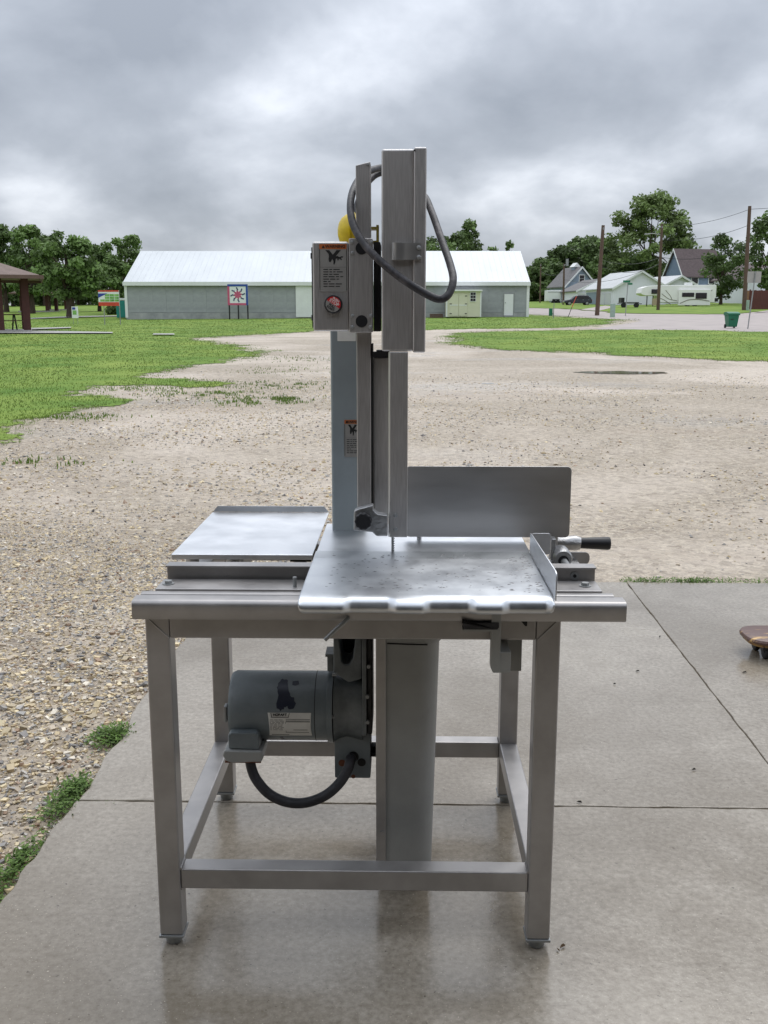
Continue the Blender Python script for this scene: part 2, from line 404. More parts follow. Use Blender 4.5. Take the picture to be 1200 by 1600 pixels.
def grass_material():                           # turf thinning out raggedly towards its rim
    m = MATS['grass_solid'].copy(); m.name = 'grass'; t = m.node_tree; b = t.nodes['Principled BSDF']
    a = N('ShaderNodeAttribute', t); a.attribute_name = 'rim'; tcn = N('ShaderNodeTexCoord', t)
    def nz(s_, d):
        n = N('ShaderNodeTexNoise', t); n.inputs['Scale'].default_value = s_; n.inputs['Detail'].default_value = d; n.inputs['Roughness'].default_value = .7; t.links.new(tcn.outputs['Object'], n.inputs['Vector']); return n.outputs['Fac']
    v = math_node(t, 'ADD', math_node(t, 'MULTIPLY', a.outputs['Fac'], 1.25), math_node(t, 'MULTIPLY', math_node(t, 'SUBTRACT', nz(.9, 6), .5), 2.2))
    v = math_node(t, 'ADD', v, math_node(t, 'MULTIPLY', math_node(t, 'SUBTRACT', nz(14, 4), .5), 1.2))
    mr = N('ShaderNodeMapRange', t); t.links.new(v, mr.inputs[0]); mr.inputs[1].default_value = .30; mr.inputs[2].default_value = .42
    t.links.new(mr.outputs[0], b.inputs['Alpha']); MATS['grass'] = m
grass_material()
G = lambda l: [on_ground(*q) for q in l]
lawn_park = G([(-250, 770), (-100, 722), (0, 699), (40, 694), (62, 688), (66, 668), (52, 660), (110, 645), (170, 635), (247, 621), (180, 612), (140, 606), (200, 603),
    (300, 607), (385, 602), (378, 594), (300, 590), (240, 586), (330, 572), (400, 562), (440, 548), (420, 541), (370, 534), (325, 528.5), (400, 524), (470, 519.5),
    (520, 517.5), (600, 517), (664, 516.5), (740, 514.5), (850, 513), (920, 511.5), (960, 508), (1003, 500.5), (1000, 498), (960, 497.5), (900, 493.5), (860, 491.8), (826, 490)])
lawn_park += [(13.5, 98), (2, 130), (-30, 170), (-60, 230), (-260, 230), (-260, 9)]
LAWN1 = sheet('lawn', lawn_park, -0.012, 'grass', soft=True)[1]
lawn_r = G([(668, 528), (690, 521), (750, 516.5), (830, 515), (930, 514), (1060, 514), (1200, 517), (1400, 520), (1700, 526), (1700, 592), (1400, 576), (1200, 566), (1100, 562),
    (960, 556), (900, 552), (800, 548), (720, 543), (680, 535)])
LAWN2 = sheet('lawn', lawn_r, -0.008, 'grass', soft=True)[1]
road_top = [(826, 481), (875, 482), (915, 484), (945, 487), (985, 490), (1050, 490.5), (1140, 491), (1168, 489), (1200, 486.5), (1350, 485), (1700, 482)]
road_poly = G(road_top) + G([(1700, 530), (1200, 519), (1000, 516), (930, 513.6)]) + G([(960, 508.5), (1003, 501), (960, 498.5), (900, 494.5), (826, 491)])
sheet('road', road_poly, -0.013, 'road', rough_edge=False)
hl = G(road_top); hl = [(a, b + 0.3) for a, b in hl]
sheet('lawn', hl + [(300, 160), (320, 330), (-40, 330), (13.9, 150)], 0.016, 'grass_solid')
sheet('driveway', G([(906, 484.2), (935, 486.2), (962, 479.5), (945, 478)]), 0.03, 'road', rough_edge=False)
sheet('driveway', G([(1176, 489), (1225, 486.2), (1260, 483), (1205, 484.5)]), 0.03, 'road', rough_edge=False)
# concrete walks in the park
sheet('walkway', G([(40, 516.2), (110, 513.3), (112, 511.8), (45, 513.5)]), 0.04, 'path', rough_edge=False)
sheet('walkway', G([(-60, 521.5), (176, 521.6), (176, 519.9), (50, 517.6), (-60, 517.6)]), 0.04, 'path', rough_edge=False)
sheet('walkway', G([(48, 498.8), (110, 496.6), (186, 494.6), (186, 493.4), (104, 494.8), (48, 497.6)]), 0.045, 'path', rough_edge=False)
sheet('walkway', G([(238, 524), (273, 524), (272, 522.3), (240, 522.3)]), 0.04, 'path', rough_edge=False)

# standing water on the lot: shallow puddles
mat('puddle', srgb(120, 110, 98), 0.05, 0, var=0.05, spec=0.6)
def puddle(cx, cy, rx, ry, ang):
    ps = []
    for k in range(40):
        a = 2 * PI * k / 40; r = 0.6 + 0.8 * fbm(np.array(cx + 3 * math.cos(a)), np.array(cy * 2 + 3 * math.sin(a)))
        x, y = rx * r * math.cos(a), ry * r * math.sin(a)
        ps.append((cx + x * math.cos(ang) - y * math.sin(ang), cy + x * math.sin(ang) + y * math.cos(ang)))
    sheet('puddle_water', ps, -0.012, 'puddle', rough_edge=False)
for px, py, rx, ry in ((975, 581, 0.95, 0.42), (925, 580, 0.28, 0.16)):
    x, y = on_ground(px, py); puddle(x, y, rx, ry, -0.05)

# concrete apron: poured panels with open joints
apron = empty('concrete_pavement'); tag(apron, kind='structure')
def panel(c):
    m = MB(); cx = sum(p[0] for p in c) / 4; cy = sum(p[1] for p in c) / 4
    pts = []
    for i in range(4):
        a, b = c[i], c[(i + 1) % 4]; d = math.hypot(b[0] - a[0], b[1] - a[1]); k = max(2, int(d / .035)); left = i == 3 and a[0] < 0
        for j in range(k):
            t = j / k; q = 0.006 * (float(vnoise(a[0] * 9 + t * d * 14, a[1] * 7 + i * 5)) - .5) * (5 if left else 1.0) + .0025 * (random.random() - .5)
            nx_, ny_ = -(b[1] - a[1]) / d, (b[0] - a[0]) / d; q = max(q, -.002) if not left else q
            pts.append((a[0] + (b[0] - a[0]) * t + nx_ * q - cx, a[1] + (b[1] - a[1]) * t + ny_ * q - cy))
    m.prism(pts, -0.14, 0.0, 'z')
    o = m.build('slab_panel', 'concrete', apron, bevel=0.004, seg=2); o.location = (cx, cy, 0); return o
j1 = lambda y: 1.222 + 0.036 * (y - 2.9)                     # lengthwise joint
jl = lambda y: -0.925 + 0.0135 * (y - 2.2)
cross = lambda x, y0: y0 - 0.0255 * x
g = 0.0026
for ya, yb in ((-2.3, 0.18), (0.18, 2.646), (2.646, 5.13)):
    o_ = 0.018 if ya > 2 else 0.0
    for k in range(3):
        xa = (lambda y, k=k: (jl(y) + o_ if k == 0 else j1(y) + 2.15 * (k - 1))); xb = (lambda y, k=k: j1(y) + 2.15 * k)
        pts = []
        for (fx, sx, yy, sy) in ((xa, g, ya, g), (xb, -g, ya, g), (xb, -g, yb, -g), (xa, g, yb, -g)):
            y = yy; x = fx(y); y = cross(x, yy) + sy; pts.append((fx(y) + sx, y))
        panel(pts)
MB().box(-.86, 5.3, -2.2, 4.98, -.13, -.011).build('joint_base', 'concrete', apron)
SLAB = [(jl(-2.3), -2.3), (j1(-2.3) + 4.3, -2.4), (j1(5) + 4.3, cross(5.6, 5.13)), (jl(5.1) + 0.018, cross(-.9, 5.13))]

# ------------------------------------------------------------------ loose stones (real chips, joined) and grass blades
OCT = np.array([(1, 0, 0), (-1, 0, 0), (0, 1, 0), (0, -1, 0), (0, 0, 1), (0, 0, -1)], float)
OCF = np.array([(0, 2, 4), (2, 1, 4), (1, 3, 4), (3, 0, 4), (2, 0, 5), (1, 2, 5), (3, 1, 5), (0, 3, 5)])
CUB = np.array([(x, y, z) for z in (-.62, .62) for y in (-.68, .68) for x in (-.68, .68)], float)
CUF = np.array([(0, 2, 1), (1, 2, 3), (4, 5, 6), (5, 7, 6), (0, 1, 4), (1, 5, 4), (1, 3, 5), (3, 7, 5), (3, 2, 7), (2, 6, 7), (2, 0, 6), (0, 4, 6)])
PAL = np.array([srgb(*c) for c in ((186, 168, 134), (172, 158, 138), (150, 146, 140), (120, 116, 112), (206, 196, 178), (196, 180, 146), (140, 116, 94), (164, 150, 124), (98, 94, 92), (178, 172, 164))])
PW = np.array([.17, .16, .12, .08, .10, .12, .06, .10, .04, .05]); PW = PW / PW.sum()
def stones(name, x, y, size, bv, bf, z0, label):
    n = len(x); a = RNG.random(n) * 2 * PI; b = RNG.normal(0, 0.35, n)
    V = np.repeat(bv[None], n, 0) * (1 + RNG.normal(0, 0.22, (n, len(bv), 3)))
    V *= (size * 0.5)[:, None, None] * np.stack([RNG.uniform(.8, 1.4, n), RNG.uniform(.6, 1.0, n), RNG.uniform(.4, .7, n)], 1)[:, None, :]
    cb, sb = np.cos(b)[:, None], np.sin(b)[:, None]
    X, Z = V[..., 0] * cb - V[..., 2] * sb, V[..., 0] * sb + V[..., 2] * cb
    ca, sa = np.cos(a)[:, None], np.sin(a)[:, None]
    X, Yv = X * ca - V[..., 1] * sa, X * sa + V[..., 1] * ca
    W = np.stack([X + x[:, None], Yv + y[:, None], Z + (terrain(x, y) + z0 + size * 0.10)[:, None]], 2)
    F = bf[None] + (np.arange(n) * len(bv))[:, None, None]
    ci = RNG.choice(len(PAL), n, p=PW); c = PAL[ci] * RNG.uniform(0.95, 1.4, (n, 1)); c = np.repeat(c, len(bv), 0)
    me = np_mesh(name, W.reshape(-1, 3), F.reshape(-1, 3), 3, c); o = link(name, me, 'stone'); tag(o, label, 'gravel', kind='stuff'); return o
def scatter(n, y0, y1, xl, xr):
    y = (RNG.random(n) * (y1 ** 2 - y0 ** 2) + y0 ** 2) ** 0.5 if y0 > 0 else RNG.random(n) * y1
    x = RNG.random(n); x = xl(y) + x * (xr(y) - xl(y)); return x, y
x, y = scatter(125000, 1.6, 7.5, lambda y: -0.46 * y - 0.5, lambda y: 0.02 * y + 0.0)
bare = lambda x, y: .30 * np.exp(-((x + 1.42) ** 2 / .22 + (y - 4.25) ** 2 / .16)) + .2 * np.exp(-((x + 1.22) ** 2 / .02 + (y - 3.1) ** 2 / .03)) + .3 * np.exp(-((x - 2.7) ** 2 / .6 + (y - 8.2) ** 2 / .5))
k = ~inside(x, y, SLAB) & (fbm(x * 0.75 + 3, y * 0.75) - bare(x, y) + 0.28 * (RNG.random(len(x)) - .5) > 0.32) & (RNG.random(len(x)) < np.clip((7.6 - y) / 2.6, 0, 1)); x, y = x[k], y[k]
big = np.clip(RNG.lognormal(math.log(0.0102), 0.5, len(x)), 0.004, 0.036)
nr = y < 4.4
stones('loose_gravel', x[nr], y[nr], big[nr], CUB, CUF, -0.022, 'loose tan and grey gravel chips beside the left slab edge')
stones('loose_gravel', x[~nr], y[~nr], big[~nr], OCT, OCF, -0.022, 'loose gravel chips on the lot behind the saw')
x, y = scatter(120000, 4.6, 22, lambda y: -0.44 * y - 0.6, lambda y: 0.44 * y + 0.8)
k = ~inside(x, y, SLAB) & ~inside(x, y, LAWN1)
dens = np.where(x < 0.2, 0.40, 0.50); k &= fbm(x * 0.6 + 40, y * 0.6) - bare(x, y) + 0.35 * (RNG.random(len(x)) - .5) > dens; k &= RNG.random(len(x)) < np.clip((22.5 - y) / 13, 0, 1)
x, y = x[k], y[k]; s = np.clip(RNG.lognormal(math.log(0.017), 0.45, len(x)), 0.007, 0.05)
stones('loose_gravel', x, y, s, OCT, OCF, -0.022, 'sparse stone chips scattered over the packed open lot')

def blades(name, x, y, h, wd, z0, label, base=(0.115, 0.185, 0.035), kindname='grass', lean=0.5):
    n = len(x); a = RNG.random(n) * 2 * PI; l = RNG.random(n) * lean; d = RNG.random(n) * 2 * PI
    ux, uy = np.cos(a) * wd / 2, np.sin(a) * wd / 2; Z = terrain(x, y) + z0
    P0 = np.stack([x - ux, y - uy, Z], 1); P1 = np.stack([x + ux, y + uy, Z], 1)
    mx, my = np.cos(d) * l * h * .35, np.sin(d) * l * h * .35
    P2 = np.stack([x - ux * .7 + mx, y - uy * .7 + my, Z + h * .6], 1); P3 = np.stack([x + ux * .7 + mx, y + uy * .7 + my, Z + h * .6], 1)
    P4 = np.stack([x + mx * 2.8, y + my * 2.8, Z + h], 1)
    V = np.stack([P0, P1, P2, P3, P4], 1).reshape(-1, 3); b5 = (np.arange(n) * 5)[:, None, None]
    F = (np.array([(0, 1, 2), (1, 3, 2), (2, 3, 4)])[None] + b5).reshape(-1, 3)
    t = fbm(x * 0.7, y * 0.7)[:, None] * 0.9 + RNG.random((n, 1)) * 0.6
    c = np.array(base)[None] * (0.55 + 0.75 * t) + np.array([[0.05, 0.035, 0.0]]) * np.clip(t - 0.75, 0, 1)
    me = np_mesh(name, V, F, 3, np.repeat(c, 5, 0)); o = link(name, me, 'blade'); tag(o, label, kindname, kind='stuff'); return o
n = 250000; y = np.exp(RNG.uniform(math.log(9.3), math.log(82), n)); x = RNG.uniform(-1, 1, n) * (0.62 * y + 2.0)
edge = lambda p, f: inside(x + f * y * .05 * (fbm(x * 2, y * 2) - .5), y + f * y * .09 * (fbm(x * 2 + 9, y * 2) - .5), p)
k = (edge(LAWN1, 1) & edge(LAWN1, -1.4)) | (edge(LAWN2, 1) & edge(LAWN2, -1.4)); k &= fbm(x * .9 + 70, y * .9 + 5) + .25 * (RNG.random(n) - .5) > 0.36; x, y = x[k], y[k]
blades('grass', x, y, RNG.uniform(.012, .034, len(x)), RNG.uniform(.006, .013, len(x)) * (y / 14), -0.012, 'short wet park grass on the lawns round the gravel lot', base=(.130, .188, .040))
# thin grass creeping onto the gravel
tuft_x = []; tuft_y = []
for px, py, rx, ry, n in ((405, 628, 0.7, 0.5, 700), (440, 622, 0.6, 0.4, 500), (420, 600, 1.0, 0.9, 600), (335, 615, 0.9, 0.9, 900), (470, 600, 0.8, 0.8, 300), (75, 720, 0.5, 0.25, 250), (230, 606, 1.6, 1.2, 900),
                          (445, 578, 1.2, 1.4, 500), (460, 560, 1.5, 1.6, 500), (100, 650, 0.9, 0.4, 500)):
    cx, cy = on_ground(px, py); q = RNG.normal(0, 1, (n, 2)) * (rx / 2, ry / 2); kk = fbm((cx + q[:, 0]) * 4, (cy + q[:, 1]) * 4) > 0.5
    tuft_x += list(cx + q[kk, 0]); tuft_y += list(cy + q[kk, 1])
x, y = np.array(tuft_x), np.array(tuft_y)
blades('grass', x, y, RNG.uniform(.02, .05, len(x)), RNG.uniform(.01, .02, len(x)), -0.02, 'thin grass tufts creeping onto the gravel')

# weeds at the slab edges
def weed(x0, y0, x1, y1, wdt, n, hmax, label, ncol=(0.13, 0.215, 0.05)):
    t = RNG.random(n); cl_ = RNG.integers(0, max(3, n // 170), n); ct = RNG.random(cl_.max() + 1); t = np.where(RNG.random(n) < .4, t, np.clip(ct[cl_] + RNG.normal(0, 0.045, n), -.05, 1.05))
    cx, cy = x0 + (x1 - x0) * t, y0 + (y1 - y0) * t
    x = cx + RNG.normal(0, wdt, n); y = cy + RNG.normal(0, wdt, n)
    h = hmax * RNG.uniform(.15, 1, n) * np.exp(-((x - cx) ** 2 + (y - cy) ** 2) / (4 * wdt ** 2))
    # leaflets floating on stems: short blades whose base is raised, with stems below
    a = RNG.random(n) * 2 * PI; L = RNG.uniform(.008, .022, n); wd = RNG.uniform(.004, .010, n); up = RNG.uniform(-.2, .8, n)
    bx, by, bz = x, y, np.maximum(h, .002) - 0.02
    dx, dy, dz_ = np.cos(a) * L, np.sin(a) * L, up * L; sx, sy = -np.sin(a) * wd / 2, np.cos(a) * wd / 2
    V = np.stack([np.stack([bx, by, bz], 1), np.stack([bx + dx / 2 + sx, by + dy / 2 + sy, bz + dz_ * .7], 1), np.stack([bx + dx, by + dy, bz + dz_], 1), np.stack([bx + dx / 2 - sx, by + dy / 2 - sy, bz + dz_ * .7], 1)], 1).reshape(-1, 3)
    F = (np.array([(0, 1, 2), (0, 2, 3)])[None] + (np.arange(n) * 4)[:, None, None]).reshape(-1, 3)
    c = np.array(ncol)[None] * RNG.uniform(.5, 1.6, (n, 1))
    m = n // 6; nv = len(V); i = RNG.choice(n, m, False)
    S = np.stack([np.stack([cx[i] + (x[i] - cx[i]) * .4 - .0012, cy[i] + (y[i] - cy[i]) * .4, np.full(m, -.022)], 1), np.stack([cx[i] + (x[i] - cx[i]) * .4 + .0012, cy[i] + (y[i] - cy[i]) * .4, np.full(m, -.022)], 1), np.stack([x[i], y[i], bz[i]], 1)], 1).reshape(-1, 3)
    V = np.concatenate([V, S]); F = np.concatenate([F, np.arange(m * 3).reshape(-1, 3) + nv]); c = np.concatenate([np.repeat(c, 4, 0), np.tile(np.array(ncol) * .8, (m * 3, 1))])
    o = link('weed_clump', np_mesh('weed_clump', V, F, 3, c), 'blade'); return tag(o, label, 'weeds')
weed(-0.985, 2.05, -0.945, 2.48, 0.020, 900, 0.028, 'low straggling weeds along the nearest stretch of the left slab edge')
weed(-0.945, 2.60, -0.925, 2.80, 0.028, 850, 0.042, 'bushy weeds at the left slab edge by the cross joint')
weed(-0.935, 3.10, -0.915, 3.17, 0.036, 700, 0.045, 'farther weed clump at the left slab edge beside the gravel')
weed(1.36, cross(1.36, 5.17), 2.5, cross(2.5, 5.17), 0.020, 2600, 0.035, 'strip of low weeds along the rear slab edge at right')
weed(-0.89, 2.655, -0.80, 2.652, 0.008, 160, 0.012, 'few tiny weeds growing in the open slab joint')

# ------------------------------------------------------------------ trees
def tree(name, label, px, ptop, pbase_w, Y, base=None, tone=1.0, nclump=40, nleaf=6500, leaf=0.34, trunk=0.028, low=0.28, ratio=1.0, sparse=1.0, warm=0.0, group=None, peak=0.0):
    X, ztop = at(px, ptop, Y); z0 = tz(X, Y) if base is None else base; ht = ztop - z0
    rw = pbase_w / 2 / FPX * Y
    root = empty(name, (X, Y, z0), 0, label, 'tree', group)
    seed = random.Random(hash((px, ptop, int(Y))) & 0xffff)
    r = np.random.default_rng(seed.randint(0, 1 << 30))
    # trunk and limbs
    m = MB(); tr = max(0.12, ht * trunk); lean = r.normal(0, 0.02) * ht
    top = Vector((lean, 0, ht * 0.72))
    m.tube([(0, 0, -0.2), (0.02, 0, ht * .1), (lean * .4, 0, ht * .35), tuple(top)], [tr * 1.35, tr, tr * .75, tr * .2], 8)
    # clump centres in an uneven crown
    cc = []
    zc0 = ht * low
    while len(cc) < nclump:
        u = r.random(); zz = zc0 + (ht - zc0) * u
        prof = math.sin(PI * min(1, (u * 0.86 + 0.10))) ** (0.55 + peak) * (1 - peak * u * .6)
        a = r.random() * 2 * PI; rr = rw * prof * (r.random() ** 0.45) * (0.75 + 0.5 * fbm(np.array(a * 1.5 + px), np.array(u * 3.0)))
        cc.append((rr * math.cos(a) + lean * u, rr * math.sin(a) * ratio, zz - 0.04 * ht))
    for c in cc[:12]:
        s = 0.25 + 0.4 * r.random(); p0 = Vector((lean * s, 0, ht * 0.7 * s))
        mid = p0.lerp(Vector(c), .55) + Vector((0, 0, .04 * ht)); m.tube([tuple(p0), tuple(mid), c], [tr * .35, tr * .2, tr * .06], 5)
    m.build('trunk', 'bark', root, smooth=True)
    cc = np.array(cc); csz = r.uniform(.12, .26, nclump) * (rw + ht * .35) * .8 * sparse; bright = r.uniform(.55, 1.5, nclump)
    i = r.choice(nclump, nleaf, p=csz ** 1.6 / (csz ** 1.6).sum())
    d = r.normal(0, 1, (nleaf, 3)); d /= np.linalg.norm(d, axis=1)[:, None]; d *= (r.random((nleaf, 1)) ** .5); d[:, 2] *= .72
    P = cc[i] + d * csz[i][:, None]
    nrm = d * .8 + r.normal(0, .6, (nleaf, 3)); nrm[:, 2] += .5; nrm /= np.linalg.norm(nrm, axis=1)[:, None]
    t1 = np.cross(nrm, r.normal(0, 1, (nleaf, 3))); t1 /= np.linalg.norm(t1, axis=1)[:, None]; t2 = np.cross(nrm, t1)
    s = (leaf * 1.45 * r.uniform(.5, 1.2, nleaf) * .5)[:, None]
    V = np.stack([P - t1 * s, P - t2 * s * .6, P + t1 * s, P + t2 * s * .6], 1).reshape(-1, 3)
    F = (np.arange(nleaf) * 4)[:, None] + np.array([[0, 1, 2, 3]])
    b0 = np.array([0.108 + .03 * warm, 0.165, 0.052]) * (0.42 + 0.90 * tone)
    c = b0[None] * (bright[i] * r.uniform(.75, 1.3, nleaf))[:, None]
    link('crown', np_mesh('crown', V, F, 4, np.repeat(c, 4, 0)), 'leaf', root); return root
tree('park_tree', 'round bright green tree with thick dark trunk near the park walkway', 103, 358, 95, 88, nclump=55, nleaf=7500, tone=1.1, trunk=.05, low=.3, leaf=.30)
tree('park_tree', 'tall green tree with bright top left of the round park tree', 42, 352, 68, 104, nclump=40, nleaf=5200, tone=1.05, low=.3)
tree('park_tree', 'dark tree rising at the left edge above the pavilion roof', 0, 346, 52, 112, nclump=34, nleaf=5000, tone=.55, low=.25)
tree('park_tree', 'dark green tree cut by the left edge behind the pavilion posts', -34, 362, 70, 96, nclump=34, nleaf=4200, tone=.6)
tree('park_tree', 'smaller green tree between the round park tree and the barn', 150, 384, 60, 112, nclump=34, nleaf=4600, tone=.85, low=.2)
tree('park_tree', 'open branched tree with loose upper clumps beside the barn gable', 196, 362, 76, 104, nclump=24, nleaf=4200, tone=.85, sparse=.85, low=.25, leaf=.30)
tree('park_tree', 'bushy green tree half hidden behind the barn left gable', 176, 405, 62, 98, nclump=30, nleaf=4200, tone=.8, low=.12)
for i, (px, tp, wd, Y, tn, lb) in enumerate(((14, 398, 80, 150, .5, 'far dark tree seen between the pavilion posts'), (64, 400, 84, 152, .6, 'far dark tree above the distant small pavilion'),
        (118, 404, 84, 158, .55, 'far dark tree behind the trunk of the round park tree'), (168, 412, 84, 156, .6, 'far dark tree behind the colourful park sign'), (-50, 395, 90, 150, .5, 'far dark tree beyond the left edge of the pavilion'))):
    tree('park_tree', lb, px, tp, wd, Y, tone=tn, nclump=30, nleaf=4200, leaf=.5, low=.08)
tree('elm_tree', 'tall pointed tree rising above the barn roof ridge', 741, 340, 46, 118, nclump=30, nleaf=3600, tone=.85, sparse=.8, low=.35, peak=.5, leaf=.32)
tree('elm_tree', 'dense low tree just behind the barn ridge by the saw cable', 712, 368, 92, 114, nclump=36, nleaf=4600, tone=.62, low=.3)
tree('elm_tree', 'sparse young tree above the right part of the barn ridge', 773, 371, 26, 112, nclump=12, nleaf=700, tone=.85, sparse=.7, low=.4, leaf=.3, peak=.4)
tree('elm_tree', 'smallest sparse treetop near the right end of the barn ridge', 792, 374, 18, 112, nclump=9, nleaf=420, tone=.85, sparse=.7, low=.45, leaf=.3, peak=.4)
tree('elm_tree', 'dark green treetop behind the barn glimpsed beside the wheel housing', 672, 362, 50, 116, nclump=24, nleaf=3000, tone=.65, low=.3)
for px, tp, wd, Y, tn, lb in ((838, 418, 40, 172, .55, 'low dark tree at the right end of the barn'), (858, 402, 56, 176, .55, 'dark tree above the white box trailer'), (884, 385, 66, 180, .6, 'dark tree behind the blue gabled house'),
        (912, 372, 66, 184, .75, 'tall green tree right behind the blue gabled house roof'), (942, 374, 60, 176, .7, 'green tree behind the dark leaning utility pole'), (962, 398, 66, 168, .9, 'lighter green tree left of the biggest tree'),
        (993, 402, 66, 160, .8, 'green tree below the left side of the biggest tree'), (1040, 415, 70, 172, .6, 'dark tree below the biggest tree crown above the garages'), (848, 440, 44, 168, .75, 'leafy undergrowth tree beside the far thin pole')):
    tree('street_tree', lb, px, tp, wd * 1.25, Y, tone=tn, nclump=50, nleaf=9000, leaf=.52, low=.04, group=None)
tree('street_tree', 'biggest tree with tall loose crown above the white garages', 1022, 302, 128, 160, nclump=95, nleaf=16000, leaf=.44, tone=.85, low=.10, sparse=.78, warm=.3)
tree('street_tree', 'small round dark green tree on the lawn right of the camper', 1133, 366, 72, 126, nclump=44, nleaf=6000, tone=.58, low=.2, trunk=.022, leaf=.28)
tree('street_tree', 'bright green tree cut by the right edge behind the tall pole', 1208, 332, 78, 118, nclump=44, nleaf=6200, tone=.8, low=.2, sparse=.85)
tree('street_tree', 'far pale green tree between the blue house and small round tree', 1110, 390, 60, 190, nclump=34, nleaf=3400, leaf=.5, tone=.85, low=.2)
tree('street_tree', 'far green tree between the small round tree and tall pole', 1165, 400, 60, 190, nclump=34, nleaf=3400, leaf=.5, tone=.75, low=.2)
# distant woods that read as one mass
def woods():
    n = 26000; x = RNG.uniform(-210, 210, n); y = 235 + RNG.uniform(0, 40, n) ; hmax = 6.5 + 6 * fbm(x * .07, y * .02)
    z = terrain(x, y) + hmax * RNG.random(n) ** .7; P = np.stack([x, y, z], 1)
    nrm = RNG.normal(0, 1, (n, 3)); nrm[:, 2] += .6; nrm /= np.linalg.norm(nrm, axis=1)[:, None]; t1 = np.cross(nrm, RNG.normal(0, 1, (n, 3))); t1 /= np.linalg.norm(t1, axis=1)[:, None]; t2 = np.cross(nrm, t1)
    s = RNG.uniform(.5, 1.1, n)[:, None]; V = np.stack([P - t1 * s, P - t2 * s * .7, P + t1 * s, P + t2 * s * .7], 1).reshape(-1, 3)
    c = np.array([[.04, .07, .026]]) * RNG.uniform(.6, 1.4, (n, 1)) * (.6 + .8 * fbm(x * .15, z * .3))[:, None]
    o = link('distant_woods', np_mesh('distant_woods', V, (np.arange(n) * 4)[:, None] + np.array([[0, 1, 2, 3]]), 4, np.repeat(c, 4, 0)), 'leaf'); tag(o, 'dark band of distant woods along the horizon', 'woods', kind='stuff')
woods()

# ------------------------------------------------------------------ long barn and things beside it
mat('barn_wall', srgb(144, 147, 150), 0.7, 0, c2=srgb(162, 165, 167), scale=0.8, bump=0.25, bscale=9, stretch=(1, 1, 2.5), detail=9)
mat('barn_footing', srgb(140, 142, 143), 0.8, 0, c2=srgb(168, 169, 168), scale=1.5, bump=0.3, detail=8)
mat('roof_white', srgb(198, 202, 204), 0.45, 0.0, var=0.05, scale=0.6, stretch=(1, .15, 1))
mat('cream', srgb(206, 205, 180), 0.6, 0, var=0.03, scale=2)
mat('window_dark', srgb(40, 36, 40), 0.15, 0, var=0.3, scale=4)
YB = 81.5
bx0, _ = at(197, 470, YB); bx1, _ = at(825, 470, YB); bz = tz(-5, YB) + 0.02
eave = at(500, 440.5, YB)[1]; ridge = at(500, 393.5, YB + 6.2)[1]
barn = empty('barn', ((bx0 + bx1) / 2, YB, bz), 0, 'long low barn with white metal roof and grey board wall', 'barn')
hw = (bx1 - bx0) / 2; we = eave - bz; wr = ridge - bz; D = 12.4
m = MB(); m.prism([(0, -0.6), (D, -0.6), (D, we), (D / 2, wr - .12), (0, we)], -hw, hw, 'x'); m.build('wall', 'barn_wall', barn)
nb = 30; bwid = 2 * hw / nb
bm_ = MB().box(-bwid / 2 + .002, bwid / 2 - .002, -0.02, 0.01, 0.42, we - .16); first = None
for i in range(nb):
    if first is None: first = bm_.build('wall_panel', 'barn_wall', barn); o = first
    else: o = first.copy(); col.objects.link(o)
    o.parent = barn; o.location = (-hw + bwid * (i + .5), -0.004 - 0.006 * ((i * 7) % 3), 0)
MB().box(-hw - .02, hw + .02, -0.05, 0.01, -0.5, 0.38).build('footing', 'barn_footing', barn)
for sgn, nm in ((-1, 0), (1, 1)):
    m = MB(); ov = 0.28
    if sgn < 0: y0, y1 = -ov, D / 2
    else: y0, y1 = D + ov, D / 2
    z0 = we - ov * (wr - we) / (D / 2)
    p = [(y0, z0), (y1, wr), (y1, wr + .07), (y0, z0 + .07)]; m.prism(p, -hw - .12, hw + .12, 'x')
    r_ = m.build('roof', 'roof_white', barn)
    # raised ribs of the roof sheets
    m = MB(); s_ = 0.46; nn = int(2 * hw / s_)
    for i in range(nn + 1):
        xx = -hw + i * 2 * hw / nn; m.prism([(y0, z0 + .068), (y1, wr + .068), (y1, wr + .084), (y0, z0 + .084)], xx - .016, xx + .016, 'x')
    o = m.build('roof_ribs', 'roof_white', r_); o['kind'] = 'stuff'
MB().box(-hw - .14, hw + .14, -0.33, -0.285, we - .30, we + .0).build('fascia', 'white_paint', barn)
for sx in (-1, 1): MB().box(sx * (hw - .02) - .11, sx * (hw - .02) + .11, -0.075, -0.056, 0, we - .2).build('corner_trim', 'white_paint', barn)
def bxp(px, py): x, z = at(px, py, YB); return x - barn.location.x, z - bz
xa, zt_ = bxp(462, 446); xb, zb_ = bxp(500, 494)
dr = MB().box(xa, xb, -0.15, -0.09, 0.05, zt_).build('sliding_door', 'white_paint', barn); dr['label'] = 'white sliding barn door'
for k in range(1, 4): MB().box(xa + (xb - xa) * k / 4 - .012, xa + (xb - xa) * k / 4 + .012, -0.162, -0.148, 0.06, zt_ - .02).build('door_batten', 'white_paint', dr)
xa, zt_ = bxp(428, 444.5); MB().box(xa, xb, -0.2, -0.06, zt_ + .02, zt_ + .16).build('door_track', 'white_paint', barn)
xa, zt_ = bxp(788, 459.5); xb, _ = bxp(802, 459.5)
dd = MB().box(xa, xb, -0.10, -0.05, 0.18, zt_).build('walk_door', 'white_paint', barn); MB().box(xa - .07, xb + .07, -0.075, -0.04, 0.12, zt_ + .07).build('door_frame', 'galv', barn)
MB().box(xa + .05, xa + .12, -0.14, -0.1, 1.15, 1.22).build('handle', 'galv', dd)
MB().box(xa, xb, -0.5, -0.051, -.1, .1).build('door_step', 'barn_footing', barn)
_ = bxp(795, 459)

